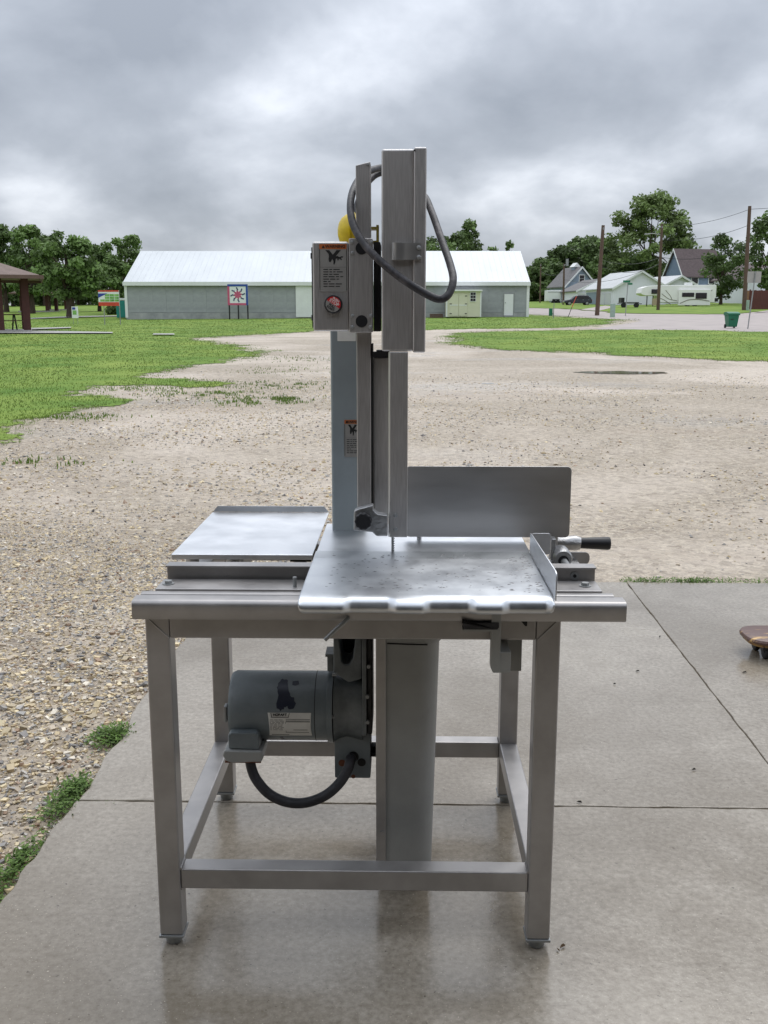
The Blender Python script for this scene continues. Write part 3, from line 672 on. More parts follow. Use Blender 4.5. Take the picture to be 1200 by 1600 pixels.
# small garden shed
xs0, _ = at(698, 470, 79.3); xs1, zs1 = at(751.5, 455, 79.3); shz = tz(xs0, 79.3)
shed = empty('garden_shed', ((xs0 + xs1) / 2, 79.3, shz), 0, 'small cream garden shed with double doors and one dark window', 'shed')
sw = (xs1 - xs0) / 2; sh = zs1 - shz
m = MB(); m.prism([(0, 0.08), (1.9, 0.08), (1.9, sh - .3), (0, sh)], -sw, sw, 'x'); m.build('wall', 'cream', shed)
MB().prism([(-.22, sh + .005), (2.1, sh - .32), (2.1, sh - .22), (-.22, sh + .12)], -sw - .1, sw + .1, 'x').build('roof', 'white_paint', shed)
for a, b in ((-sw + .22, -sw + .93), (-sw + .96, -sw + 1.62)):
    d_ = MB().box(a, b, -0.05, -0.002, .16, sh - .22).build('door', 'cream', shed)
    MB().box(a + .04, b - .04, -0.065, -0.048, .95, 1.02).build('rail', 'white_paint', d_)
    for zz in (.3, 1.05, sh - .4): MB().box(a + .02 if a < -sw + .5 else b - .18, a + .18 if a < -sw + .5 else b - .02, -0.075, -0.049, zz, zz + .06).build('hinge', 'black', d_)
wx = sw - .62
wn = MB().box(wx - .24, wx + .24, -0.05, -0.004, 1.25, 2.0).build('window', 'white_paint', shed)
for i in range(2):
    for j in range(3):
        MB().box(wx - .2 + i * .21, wx - .01 + i * .21, -0.058, -0.045, 1.29 + j * .235, 1.49 + j * .235).build('pane', 'window_dark', wn)
for sx in (-1, 1): MB().box(sx * sw - .05, sx * sw + .05, -0.03, -0.003, .08, sh - .02).build('corner_trim', 'white_paint', shed)
m = MB()
for i in range(2): m.box(-sw - 1.3, -sw - .25, .1 + i * .2, .28 + i * .2, 0 + .16 * i, .15 + .16 * i)
o = m.build('timber_stack', 'pole_wood'); o.location = ((xs0 + xs1) / 2, 79.6, shz); tag(o, 'low pile of weathered timbers left of the cream shed', 'timber')

# barn quilt board on posts
qx0, _ = at(355.5, 460, 79.6); qx1, qz1 = at(387, 442.5, 79.6); _, qz0 = at(370, 478.5, 79.6); qg = tz(qx0, 79.6)
mat('quilt_white', srgb(226, 230, 228), 0.5, 0, var=0.02); mat('quilt_blue', srgb(34, 72, 150), 0.5, 0, var=0.1); mat('quilt_rose', srgb(190, 84, 116), 0.5, 0, var=0.1); mat('quilt_navy', srgb(52, 66, 104), 0.5, 0, var=0.1)
q = empty('quilt_board', ((qx0 + qx1) / 2, 79.6, qg), 0, 'square painted quilt board with pinwheel star on posts before barn', 'sign')
S = qx1 - qx0; zc_ = (qz0 + qz1) / 2 - qg; hs = S / 2
MB().box(-hs, hs, 0, .06, zc_ - hs, zc_ + hs).build('board', 'quilt_white', q)
bw = S * .10
MB().box(-hs, hs - bw, -.03, .002, zc_ + hs - bw, zc_ + hs).build('border', 'quilt_blue', q); MB().box(hs - bw, hs, -.03, .002, zc_ - hs, zc_ + hs).build('border', 'quilt_blue', q)
MB().box(-hs, -hs + bw, -.03, .002, zc_ - hs + bw, zc_ + hs - bw).build('border', 'quilt_rose', q); MB().box(-hs, hs - bw, -.03, .002, zc_ - hs, zc_ - hs + bw).build('border', 'quilt_rose', q)
for k in range(8):
    a = k * PI / 4 + .2; R = lambda r, t: (r * math.cos(a + t) * S, zc_ + r * math.sin(a + t) * S)
    MB().prism([R(.0, 0), R(.16, -.42), R(.24, 0), R(.13, .3)], -.012, -.002, 'y').build('star_petal', 'quilt_rose', q)
    MB().prism([R(.17, .02), R(.24, -.34), R(.37, -.10), R(.35, .06), R(.24, -.06)], -.016, -.004, 'y').build('star_blade', 'quilt_navy', q)
for x_ in (-hs + .1, 0, hs - .06): MB().box(x_ - .05, x_ + .05, .065, .17, -.2, zc_ - hs * .2).build('post', 'black', q)

# portable toilet, park board, yard sign
px0, _ = at(186.5, 480, 84); px1, pz1 = at(197.5, 466, 84); g0 = tz(px0, 84)
t = empty('portable_toilet', ((px0 + px1) / 2, 84, g0), 0, 'teal portable toilet with white roof at the barn corner', 'toilet')
mat('teal', srgb(20, 128, 118), 0.5, 0, var=0.08); hw_ = .58; hh = pz1 - g0
MB().box(-hw_, hw_, 0, 1.1, .05, hh - .18).build('cabin', 'teal', t, bevel=.03)
MB().prism([(-hw_ - .03, hh - .18), (hw_ + .03, hh - .18), (hw_ * .7, hh), (-hw_ * .7, hh)], -.03, 1.13, 'y').build('roof', 'white_paint', t, bevel=.03)
MB().box(-.42, .42, -.03, -.002, .12, hh - .25).build('door', 'teal', t, bevel=.01)
mat('sign_red', srgb(196, 70, 48), 0.5, 0, var=0.1); mat('sign_green', srgb(70, 140, 60), 0.5, 0, c2=srgb(150, 196, 110), scale=3); mat('sign_blue', srgb(40, 62, 150), 0.5, 0, var=0.1)
YS = 63; sx0, sz1 = at(153, 453.5, YS); sx1, sz0 = at(186.5, 478, YS); gz = tz((sx0 + sx1) / 2, YS)
s = empty('park_board', ((sx0 + sx1) / 2, YS, gz), 0, 'red green and blue picture board on thin posts in park', 'sign')
w2 = (sx1 - sx0) / 2; z0 = sz0 - gz; z1 = sz1 - gz; hh = z1 - z0
MB().box(-w2, w2, 0, .05, z0, z1).build('board', 'quilt_white', s)
MB().box(-w2, w2, -.012, -.002, z0, z0 + hh * .24).build('lower_band', 'sign_red', s); MB().box(-w2, w2, -.012, -.002, z1 - hh * .1, z1).build('upper_band', 'sign_red', s)
MB().prism([(-w2, z0 + hh * .52), (-w2 * .1, z1 - hh * .2), (-w2, z1 - hh * .2)], -.012, -.002, 'y').build('blue_corner', 'sign_blue', s)
for r_i in range(3):
    for c_i in range(4):
        xa = -w2 + .12 + c_i * (2 * w2 - .1) / 4; za = z0 + hh * (.28 + r_i * .17)
        if r_i > 0 and c_i == 0: continue
        MB().box(xa, xa + w2 * .42, -.010, -.001, za, za + hh * .14).build('picture_panel', 'sign_green', s)
for x_ in (-w2 * .55, w2 * .98): MB().cyl((x_, .1, -.1), (x_, .1, z1), .028, n=8).build('post', 'galv', s)
YS = 66; sx0, sz1 = at(111.5, 479, YS); sx1, sz0 = at(122.5, 497, YS); gz = tz(sx0, YS)
s = empty('yard_sign', ((sx0 + sx1) / 2, YS, gz), 0, 'small white yard sign with picture standing in the park grass', 'sign'); w2 = (sx1 - sx0) / 2
MB().box(-w2, w2, 0, .03, sz0 - gz, sz1 - gz).build('panel', 'quilt_white', s); MB().box(-w2 * .7, w2 * .5, -.008, -.001, sz0 - gz + .22, sz1 - gz - .25).build('picture', 'sign_green', s); MB().box(-w2 * .8, w2 * .2, -.008, -.001, sz1 - gz - .2, sz1 - gz - .05).build('picture', 'sign_blue', s)
for x_ in (-w2 * .7, w2 * .7): MB().cyl((x_, .035, -.1), (x_, .035, sz1 - gz - .1), .015, n=6).build('stake', 'galv', s)

# park pavilions
mat('pavilion_roof', srgb(120, 104, 96), 0.8, 0, var=0.12, scale=3, bump=0.3); mat('pavilion_post', srgb(72, 38, 32), 0.7, 0, var=0.15, scale=6); mat('pavilion_trim', srgb(104, 82, 74), 0.7, 0, var=0.1)
def pavilion(label, X, Y, wx_, dy, hp, hr, lantern, posts, rz=0):
    g0 = tz(X, Y); r = empty('park_pavilion', (X, Y, g0), rz, label, 'pavilion'); a, b = wx_ / 2, dy / 2
    MB().box(-a - .2, a + .2, -b - .2, b + .2, -.4, .09).build('floor_slab', 'path', r)
    m = MB(); t_ = 0.42 if lantern else 0.05
    vs = [(-a - .8, -b - .8, hp), (a + .8, -b - .8, hp), (a + .8, b + .8, hp), (-a - .8, b + .8, hp), (-a * t_, -b * t_, hp + hr), (a * t_, -b * t_, hp + hr), (a * t_, b * t_, hp + hr), (-a * t_, b * t_, hp + hr)]
    m.add(vs, [(0, 1, 5, 4), (1, 2, 6, 5), (2, 3, 7, 6), (3, 0, 4, 7), (4, 5, 6, 7), (3, 2, 1, 0)]); rf = m.build('roof', 'pavilion_roof', r)
    for (x0, x1, y0, y1) in ((-a - .82, a + .82, -b - .86, -b - .80), (-a - .82, a + .82, b + .8, b + .86), (-a - .88, -a - .82, -b - .86, b + .86), (a + .82, a + .88, -b - .86, b + .86)):
        MB().box(x0, x1, y0, y1, hp - .14, hp + .03).build('fascia', 'pavilion_trim', rf)
    if lantern:
        MB().box(-a * .38, a * .38, -b * .38, b * .38, hp + hr - .1, hp + hr + .35).build('lantern_wall', 'pavilion_post', rf)
        m = MB(); q_ = .5; z_ = hp + hr + .35
        m.add([(-a * q_, -b * q_, z_), (a * q_, -b * q_, z_), (a * q_, b * q_, z_), (-a * q_, b * q_, z_), (0, 0, z_ + .8)], [(0, 1, 4), (1, 2, 4), (2, 3, 4), (3, 0, 4), (3, 2, 1, 0)]); m.build('lantern_roof', 'pavilion_roof', rf)
    for (x_, y_) in posts: MB().box(x_ - .17, x_ + .17, y_ - .17, y_ + .17, .05, hp - .02).build('post', 'pavilion_post', r)
    return r
PX, _ = at(41, 500, 48.5); a_ = 3.4
th = .34; gx = PX - (a_ * math.cos(th) + 1.9 * math.sin(th)); gy = 48.6 - (a_ * math.sin(th) - 1.9 * math.cos(th))
pv = pavilion('brown roofed picnic pavilion cut by the left edge of the photo', gx, gy, 2 * a_, 5.0, 2.62, .95, True, [(a_, -1.9), (a_ - 1.2, -2.3), (-a_, -2.3), (-a_, 2.3), (a_ - .1, 2.3)], th)
# picnic table at the pavilion
X, Y = on_ground(-4, 519); pt = empty('picnic_table', (X, Y + .6, tz(X, Y) + .1), .2, 'dark picnic table at the left edge under the brown pavilion', 'table')
for i in range(4): MB().box(-.9, .9, -.36 + i * .185, -.2 + i * .185, .72, .76).build('table_board', 'pavilion_post', pt)
for sy in (-1, 1): MB().box(-.9, .9, sy * .72 - .14, sy * .72 + .14, .42, .46).build('bench', 'pavilion_post', pt)
for sx in (-.6, .6):
    for sy in (-1, 1): MB().prism([(sy * .12, .72), (sy * .2, .72), (sy * .72, 0), (sy * .62, 0)], sx - .03, sx + .03, 'x').build('leg', 'black', pt)
X, Y = on_ground(62, 487); pavilion('tiny distant pavilion with brown roof left of tree trunk', X, Y, 3.0, 3.4, 2.0, .8, False, [(1.4, -1.5), (-1.4, -1.5), (1.4, 1.5), (-1.4, 1.5)])
X, Y = on_ground(74, 486); pavilion('second tiny distant pavilion nearest the round tree trunk', X, Y + 5, 2.2, 3.0, 1.9, .6, False, [(1.0, -1.3), (-1.0, -1.3), (1.0, 1.3), (-1.0, 1.3)])

# ------------------------------------------------------------------ houses and garages across the road
mat('siding_blue', srgb(134, 148, 164), 0.6, 0, var=0.05, scale=2, bump=.3, stretch=(.3, .3, 14)); mat('siding_white', srgb(228, 229, 236), 0.55, 0, var=0.03, scale=1, bump=.15, stretch=(6, 6, .3)); mat('siding_slate', srgb(112, 128, 148), 0.6, 0, var=0.05, scale=2)
mat('shingle_grey', srgb(110, 108, 108), 0.85, 0, var=0.15, scale=4); mat('shingle_brown', srgb(92, 80, 80), 0.85, 0, var=0.15, scale=3); mat('tin_roof', srgb(186, 188, 188), 0.5, 0.2, var=0.06, scale=1.2); mat('garage_door', srgb(206, 208, 208), 0.5, 0, var=0.03)
def gable(name, label, X, Y, wd, ln, wh, rh, rz, wallm, roofm, trimm='white_paint', cat='house', ov=.35, base=None):
    g0 = tz(X, Y) if base is None else base; r = empty(name, (X, Y, g0), rz, label, cat); a = wd / 2
    MB().prism([(-a, -.6), (a, -.6), (a, wh), (0, wh + rh - .06), (-a, wh)], 0, ln, 'y').build('wall', wallm, r)
    for sx in (-1, 1):
        sl_ = rh / a; m = MB(); m.prism([(sx * (a + ov), wh - ov * sl_), (0, wh + rh), (0, wh + rh + .14), (sx * (a + ov), wh - ov * sl_ + .14)], -ov, ln + ov, 'y'); rf = m.build('roof', roofm, r)
        MB().prism([(sx * (a + ov), wh - ov * sl_ - .12), (sx * .0, wh + rh - .12), (0, wh + rh + .16), (sx * (a + ov), wh - ov * sl_ + .16)], -ov - .07, -ov - .01, 'y').build('bargeboard', trimm, rf)
    return r
def opening(r, kind, x0, x1, z0, z1, m, frame='white_paint', y=0.0, grid=None):
    o = MB().box(x0 - .1, x1 + .1, y - .06, y - .005, z0 - .1, z1 + .1).build(kind, frame, r)
    nx, nz = grid or (1, 1)
    for i in range(nx):
        for j in range(nz):
            dx, dz_ = (x1 - x0) / nx, (z1 - z0) / nz
            MB().box(x0 + i * dx + .02, x0 + (i + 1) * dx - .02, y - .075, y - .05, z0 + j * dz_ + .02, z0 + (j + 1) * dz_ - .02).build('pane' if kind == 'window' else 'door_panel', m, o)
    return o
def side_opening(r, kind, xw, y0, y1, z0, z1, m):    # on the left side wall
    return MB().box(xw - .06, xw - .004, y0, y1, z0, z1).build(kind, m, r)
def gpx(px, py, Y): x, z = at(px, py, Y); return x, z
Y = 150; X = gpx(907, 450, Y)[0]; b = gable('house', 'blue gabled house with grey roof and small attic window', X, Y, 5.0, 5, 3.3, 2.55, .32, 'siding_blue', 'shingle_grey', base=at(900, 481, Y)[1])
opening(b, 'window', -.25, .55, 3.75, 4.75, 'window_dark', grid=(1, 2))
cp = MB().box(-.4, .4, 1.4, 2.3, 5.2, 6.1).build('dormer', 'siding_blue', b); MB().prism([(-.6, 6.0), (.6, 6.0), (0, 6.6)], 1.2, 2.5, 'y').build('dormer_roof', 'white_paint', cp)
aw = MB().prism([(-.05, 2.6), (-1.3, 1.9), (-1.3, 1.8), (-.05, 2.5)], -1.6, .3, 'x').build('porch_awning', 'white_paint', b)
opening(b, 'door', -1.1, -.1, .1, 1.8, 'window_dark'); 
for x_ in (-1.55, .25): MB().box(x_ - .05, x_ + .05, -1.3, -1.2, -.3, 1.85).build('porch_post', 'white_paint', b)
Y = 140; X = gpx(938, 460, Y)[0]; b = gable('garage', 'low white garage with dark roof edge between blue house and pole', X, Y, 6.6, 7, 2.35, 1.5, .15, 'siding_white', 'shingle_grey', cat='garage', base=at(930, 481, Y)[1])
opening(b, 'garage_door', -1.2, .9, .0, 1.9, 'garage_door', grid=(1, 4)); opening(b, 'door', -2.7, -1.9, .0, 1.9, 'garage_door'); opening(b, 'garage_door', 1.3, 2.9, .0, 1.9, 'garage_door', grid=(1, 4))
Y = 128; X = gpx(1000, 460, Y)[0]; b = gable('garage', 'larger white gabled outbuilding with double doors on its left side', X, Y, 7.2, 9, 2.75, 2.0, .20, 'siding_white', 'tin_roof', cat='garage', base=at(990, 484, Y)[1])
side_opening(b, 'door', -3.6, .8, 2.4, .1, 2.1, 'garage_door'); side_opening(b, 'door', -3.6, 2.6, 4.2, .1, 2.1, 'garage_door'); side_opening(b, 'side_panel', -3.6, 5.0, 8.6, .0, 2.3, 'siding_blue')
Y = 133; X = gpx(1062, 455, Y)[0]; b = gable('garage', 'white gabled garage rising behind the camper', X, Y, 6.4, 8, 2.6, 1.55, .3, 'siding_white', 'tin_roof', cat='garage', base=at(1060, 482, Y)[1])
opening(b, 'window', .3, 1.1, 1.3, 2.2, 'window_dark')
Y = 148; X = gpx(1053, 440, Y)[0]; b = gable('house', 'slate blue two storey house with big brown roof', X, Y, 5.2, 6.2, 5.0, 3.6, -1.32, 'siding_slate', 'shingle_brown', base=at(1080, 484, Y)[1])
opening(b, 'window', -1.4, -.6, 3.3, 4.4, 'window_dark', grid=(1, 2)); opening(b, 'window', .4, 1.2, 3.3, 4.4, 'window_dark', grid=(1, 2))
for y0 in (1.2, 4.0): o = MB().box(2.604, 2.67, y0, y0 + 1.2, 3.6, 4.6).build('window', 'white_paint', b); MB().box(2.66, 2.685, y0 + .1, y0 + 1.1, 3.7, 4.5).build('pane', 'window_dark', o)
lean_ = MB().prism([(2.61, 3.2), (4.6, 2.5), (4.6, 2.3), (2.61, 3.0)], 2.0, 6.0, 'y').build('porch_roof', 'white_paint', b); MB().box(2.61, 4.4, 2.3, 5.8, -.5, 2.3).build('porch_wall', 'siding_white', b)
Y = 132; X = gpx(1190, 450, Y)[0]; b = gable('house', 'tan house with white porch railing at the right edge', X + 2, Y, 9, 8, 4.2, 2.2, .2, 'siding_white', 'shingle_brown', base=at(1190, 486, Y)[1] )
mat('tan_brick', srgb(150, 112, 84), 0.8, 0, var=0.15, scale=8); MB().box(-4.3, 0.5, -.12, -.003, 0, 2.6).build('brick_front', 'tan_brick', b)
dk = MB().box(-2.2, 3.5, -2.2, -.13, 2.2, 2.35).build('porch_deck', 'white_paint', b)
for i in range(12): MB().box(-2.15 + i * .5, -2.07 + i * .5, -2.2, -2.12, 2.35, 3.3).build('baluster', 'white_paint', b)
MB().box(-2.2, 3.5, -2.24, -2.1, 3.3, 3.4).build('handrail', 'white_paint', b)
for x_ in (-2.1, 0.6, 3.4): MB().box(x_ - .07, x_ + .07, -2.2, -2.06, -.4, 2.2).build('porch_post', 'white_paint', b)
# brown board fence
mat('fence_brown', srgb(92, 52, 46), 0.75, 0, var=0.15, scale=3, stretch=(6, 6, .5))
Y = 100; xa = at(1171, 480, Y)[0]; g0 = tz(xa, Y); f = empty('board_fence', (xa, Y, g0), -.02, 'tall brown board fence at right edge beside the pole', 'fence')
bm_ = MB().box(0, .19, -.02, .02, -.1, 1.85); first = None
for i in range(46):
    if first is None: first = bm_.build('fence_board', 'fence_brown', f); o = first
    else: o = first.copy(); col.objects.link(o); o.parent = f
    o.location = (i * .2, 0.012 * ((i * 5) % 3), 0.02 * ((i * 7) % 3))
for i in range(5): MB().box(i * 2.2 - .06, i * 2.2 + .06, .05, .17, -.2, 1.95).build('post', 'fence_brown', f)

# fifth-wheel camper
mat('camper_white', srgb(232, 231, 228), 0.4, 0, var=0.03, scale=1); mat('camper_stripe', srgb(120, 116, 104), 0.5, 0, var=0.1); mat('tyre', srgb(28, 28, 30), 0.8, 0); mat('tan_panel', srgb(166, 150, 122), .5)
Y = 117; xa, zb = at(1000, 478.5, Y); xb, zt_ = at(1120, 445, Y); g0 = tz((xa + xb) / 2, Y)
c = empty('camper_trailer', (xa, Y, g0), 0, 'long cream camper trailer with raised nose parked before garages', 'camper'); L = xb - xa; T = zt_ - g0; B = .45
body = MB().prism([(.15, T * .55), (.0, T * .62), (.18, T * .86), (.75, T * .94), (2.0, T * .975), (L - .15, T), (L, T * .97), (L, B), (2.35, B), (2.05, T * .50), (.6, T * .50)], 0, 2.4, 'y').build('body', 'camper_white', c, bevel=.05)
def camp_px(px, py): x, z = at(px, py, Y); return x - xa, z - g0
for (a, b_, p, q_) in ((1064.5, 1083, 457.5, 464), (1085, 1103, 457, 467.5), (1018, 1028, 452, 459)):
    x0, z1 = camp_px(a, p); x1, z0 = camp_px(b_, q_); o = MB().box(x0, x1, -.05, -.002, z0, z1).build('window', 'black', body, bevel=.02); MB().box(x0 + .05, x1 - .05, -.06, -.045, z0 + .05, z1 - .05).build('pane', 'window_dark', body)
x0, z1 = camp_px(1060, 452.5); x1, z0 = camp_px(1108, 477); so_ = MB().box(x0, x1, -.35, -.001, z0, z1).build('slide_out', 'camper_white', c, bevel=.03)
for w_ in [o for o in body.children if o.name.startswith(('window', 'pane'))][:4]: w_.location.y = -.35
st = MB().tube(spline([camp_px(*q_)[0:1] + (-.362,) + camp_px(*q_)[1:] for q_ in ((1061, 474), (1075, 468.5), (1090, 468), (1107, 470.5))], 6), .045, 6).build('stripe', 'camper_stripe', so_)
for pts in (((1034, 459), (1045, 467), (1058, 470)), ((1040, 453.5), (1047, 462), (1050, 468)), ((1032, 466), (1040, 470), (1048, 476)), ((1109, 456), (1113, 453))):
    MB().tube(spline([camp_px(*q_)[0:1] + (-.006,) + camp_px(*q_)[1:] for q_ in pts], 6), .035, 6).build('stripe', 'camper_stripe', body)
x0, z1 = camp_px(1020, 466.5); x1, z0 = camp_px(1026, 477); MB().box(x0, x1, -.02, .3, z0, z1).build('step_box', 'tan_panel', c)
MB().box(L * .62, L * .70, .6, 1.5, T - .05, T + .28).build('roof_vent', 'white_paint', c, bevel=.04)
for x_ in (L * .63, L * .73): 
    wv = MB().cyl((x_, .02, .36), (x_, .26, .36), .36, n=20).build('wheel', 'tyre', c); MB().cyl((x_, -.0, .36), (x_, .03, .36), .2, n=14).build('rim', 'galv', wv)
for x_ in (.9, 1.6): MB().cyl((x_, .5, 0), (x_, .5, T * .5), .06, n=8).build('landing_leg', 'black', c)
MB().cyl((L + .05, .2, .55), (L + .05, .2, .95), .28, n=14).build('spare_wheel', 'tyre', c)
weed_pos = at(1080, 475, 116)[0]

# dark wagon parked by the blue house
def car(label, px0, px1, py_base, Y, m):
    xa = at(px0, py_base, Y)[0]; xb = at(px1, py_base, Y)[0]; zb = at(px0, py_base, Y)[1]; L = xb - xa; k = L / 4.6
    c = empty('parked_car', (xa, Y, max(zb, tz(xa, Y)) ), 0, label, 'car')
    prof = [(0.05, .35), (0, .62), (.12, .82), (1.15, .98), (1.75, 1.5), (2.3, 1.62), (3.9, 1.6), (4.35, 1.25), (4.55, .95), (4.6, .5), (4.5, .34)]
    bd = MB().prism([(x_ * k, z_ * k) for x_, z_ in prof], 0, 1.8 * k, 'y').build('body', m, c, bevel=.09 * k, seg=3)
    for pts in (((1.42, 1.02), (1.85, 1.44), (2.3, 1.5), (2.35, 1.02)), ((2.45, 1.02), (2.42, 1.5), (3.2, 1.5), (3.25, 1.02)), ((3.35, 1.04), (3.3, 1.5), (3.82, 1.48), (4.1, 1.1))):
        MB().prism([(x_ * k, z_ * k) for x_, z_ in pts], -.012, .05, 'y').build('window', 'window_dark', bd)
    for x_ in (.85, 3.75):
        wv = MB().cyl((x_ * k, -.02, .34 * k), (x_ * k, .22, .34 * k), .34 * k, n=20).build('wheel', 'tyre', c); MB().cyl((x_ * k, -.035, .34 * k), (x_ * k, -.0, .34 * k), .22 * k, n=14).build('rim', 'galv', wv)
        MB().cyl((x_ * k, 1.6 * k, .34 * k), (x_ * k, 1.82 * k, .34 * k), .34 * k, n=16).build('wheel', 'tyre', c)
    MB().box(.02 * k, .14 * k, .06 * k, .4 * k, .62 * k, .76 * k).build('headlight', 'galv', bd); MB().box(4.5 * k, 4.6 * k, .05 * k, .3 * k, .7 * k, .95 * k).build('taillight', 'red', bd)
    for x_ in (1.5, 2.4, 3.3): MB().box(x_ * k + .6 * k, x_ * k + .78 * k, -.03, .01, .88 * k, .92 * k).build('handle', 'galv', bd)
    MB().box(2.2 * k, 3.9 * k, .12 * k, .17 * k, 1.63 * k, 1.68 * k).build('roof_rail', 'black', bd)
mat('car_dark', srgb(48, 52, 60), 0.25, 0.3, var=0.06, coat=.5); mat('car_black', srgb(26, 32, 34), 0.3, 0.2, var=0.06, coat=.5)
car('dark grey estate car parked before the blue gabled house', 881.5, 925, 482, 128, 'car_dark')
car('low dark car parked half behind the leaning utility pole', 917, 941, 478.5, 136, 'car_black')
# white box trailer
Y = 146; xa, zb = at(854, 475.5, Y); xb, zt_ = at(877, 453.5, Y); c = empty('box_trailer', (xa, Y, zb), 0, 'white enclosed box trailer left of the blue house', 'trailer'); L = xb - xa; T = zt_ - zb
MB().box(0, L, 0, 2.2, .45, T).build('box', 'white_paint', c, bevel=.06); MB().box(.15, L - .15, -.03, -.003, T - .3, T - .22).build('trim', 'galv', c)
for x_ in (L * .5, L * .78): MB().cyl((x_, -.05, .33), (x_, .2, .33), .33, n=16).build('wheel', 'tyre', c)
MB().box(L * .4, L * .9, -.12, .0, .62, .74).build('fender', 'black', c)
# flatbed utility trailer
Y = 112; xa, zb = at(969, 486.5, Y); xb = at(998, 486, Y)[0]; g0 = tz(xa, Y); c = empty('flatbed_trailer', (xa, Y, g0), 0, 'small dark flatbed trailer on the grass before the outbuilding', 'trailer'); L = xb - xa
MB().box(0, L, 0, 1.5, .42, .55).build('bed', 'galv', c); MB().box(.1, .45, .1, 1.4, .551, 1.1).build('tool_box', 'black', c)
for x_ in (.35, L - .3): MB().cyl((x_, -.1, .28), (x_, .12, .28), .28, n=16).build('wheel', 'tyre', c)
MB().box(L, L + .5, .7, .8, .4, .48).build('tow_bar', 'black', c); MB().box(L * .0, L, -.01, .03, .551, .62).build('side_rail', 'black', c)

# utility poles and wires
POLES = {}
def pole(label, ptop, pbase, Y, extras=None, r0=.17):
    (tx, ty), (bx_, by) = ptop, pbase; X0 = at(bx_, by, Y)[0]; g0 = tz(X0, Y); X1, Z1 = at(tx, ty, Y)
    p = empty('utility_pole', (X0, Y, g0), 0, label, 'pole', 'utility poles along the road'); h = Z1 - g0
    MB().tube([(0, 0, -.5), ((X1 - X0) * .5, 0, h * .5), (X1 - X0, 0, h)], [r0, r0 * .85, r0 * .7], 12).build('shaft', 'pole_wood', p, smooth=True)
    f_ = lambda t: ((X1 - X0) * t, 0, h * t)
    if extras == 'can':
        q_ = f_(1.0); MB().cyl((q_[0] + .38, -.05, h - .3), (q_[0] + .38, -.05, h + .6), .18, n=14).build('transformer', 'galv', p, smooth=True); MB().box(q_[0], q_[0] + .25, -.1, .0, h - .2, h - .1).build('bracket', 'galv', p)
    if extras == 'lamp':
        q_ = f_(.87); MB().tube(spline([q_, (q_[0] - .8, -.2, q_[2] + .15), (q_[0] - 1.4, -.3, q_[2] + .12)], 5), .04, 6).build('lamp_arm', 'galv', p); MB().box(q_[0] - 1.75, q_[0] - 1.3, -.42, -.18, q_[2] + .02, q_[2] + .14).build('lamp_head', 'galv', p, bevel=.03)
    if extras == 'arm':
        q_ = f_(.45); MB().tube([q_, (q_[0] + .6, .2, q_[2] + .1)], .05, 6).build('bracket', 'galv', p)
    q_ = f_(.97); MB().cyl((q_[0], -.1, q_[2] - .15), (q_[0], -.1, q_[2] + .05), .05, n=8).build('insulator', 'galv', p)
    POLES[label] = [(X0 + f_(t)[0], Y, g0 + f_(t)[2]) for t in (.97, .82, .62, .55)]; return p
pole('dark leaning utility pole standing on the lawn by the road', (942.5, 352), (932.5, 496), 84, r0=.19)
pole('thin far utility pole at the left of the dark trees', (845, 412), (843.5, 478), 150, r0=.13)
pole('utility pole with pale transformer beside the blue house', (881.5, 412), (880, 480.5), 132, 'can', r0=.15)
pole('utility pole with street lamp arm before the camper', (1034.5, 350), (1028, 487), 100, 'lamp', r0=.17)
pole('tallest brown utility pole at the right beside the fence', (1171.5, 322), (1162.5, 486.5), 97, 'arm', r0=.22)
PL = list(POLES)
def wire(a, b, sag, label, r=.014):
    a, b = Vector(a), Vector(b); pts = []
    for i in range(17):
        t = i / 16; p = a.lerp(b, t); p.z -= sag * 4 * t * (1 - t); pts.append(p)
    o = MB().tube(pts, r, 5).build('power_line', 'black'); tag(o, label, 'wire', 'overhead power lines')
A, Bp, Cp, Dp, Ep = [POLES[k_] for k_ in PL]
wire(Dp[1], Ep[1], .5, 'overhead wire between the street lamp pole and the tallest pole', .02)
wire(Dp[2], Ep[2], .6, 'lower overhead wire between the street lamp pole and the tallest pole', .02)
wire(Ep[0], (60, 84, Ep[0][2] + 2.2), .5, 'top overhead wire leaving the tallest pole to the right', .02)
wire(Dp[0], Ep[0], .4, 'highest overhead wire from the tallest pole to the lamp pole', .018)
wire(A[2], Dp[2], .5, 'overhead wire from the leaning pole across the trees to lamp pole', .02)
wire(A[3], Dp[3], .7, 'lowest overhead wire from the leaning pole to the lamp pole', .02)
wire(Cp[2], Dp[3], 1.0, 'overhead wire from the transformer pole toward the lamp pole', .02)
wire(Bp[1], Cp[1], .6, 'overhead wire between the two far poles', .02)

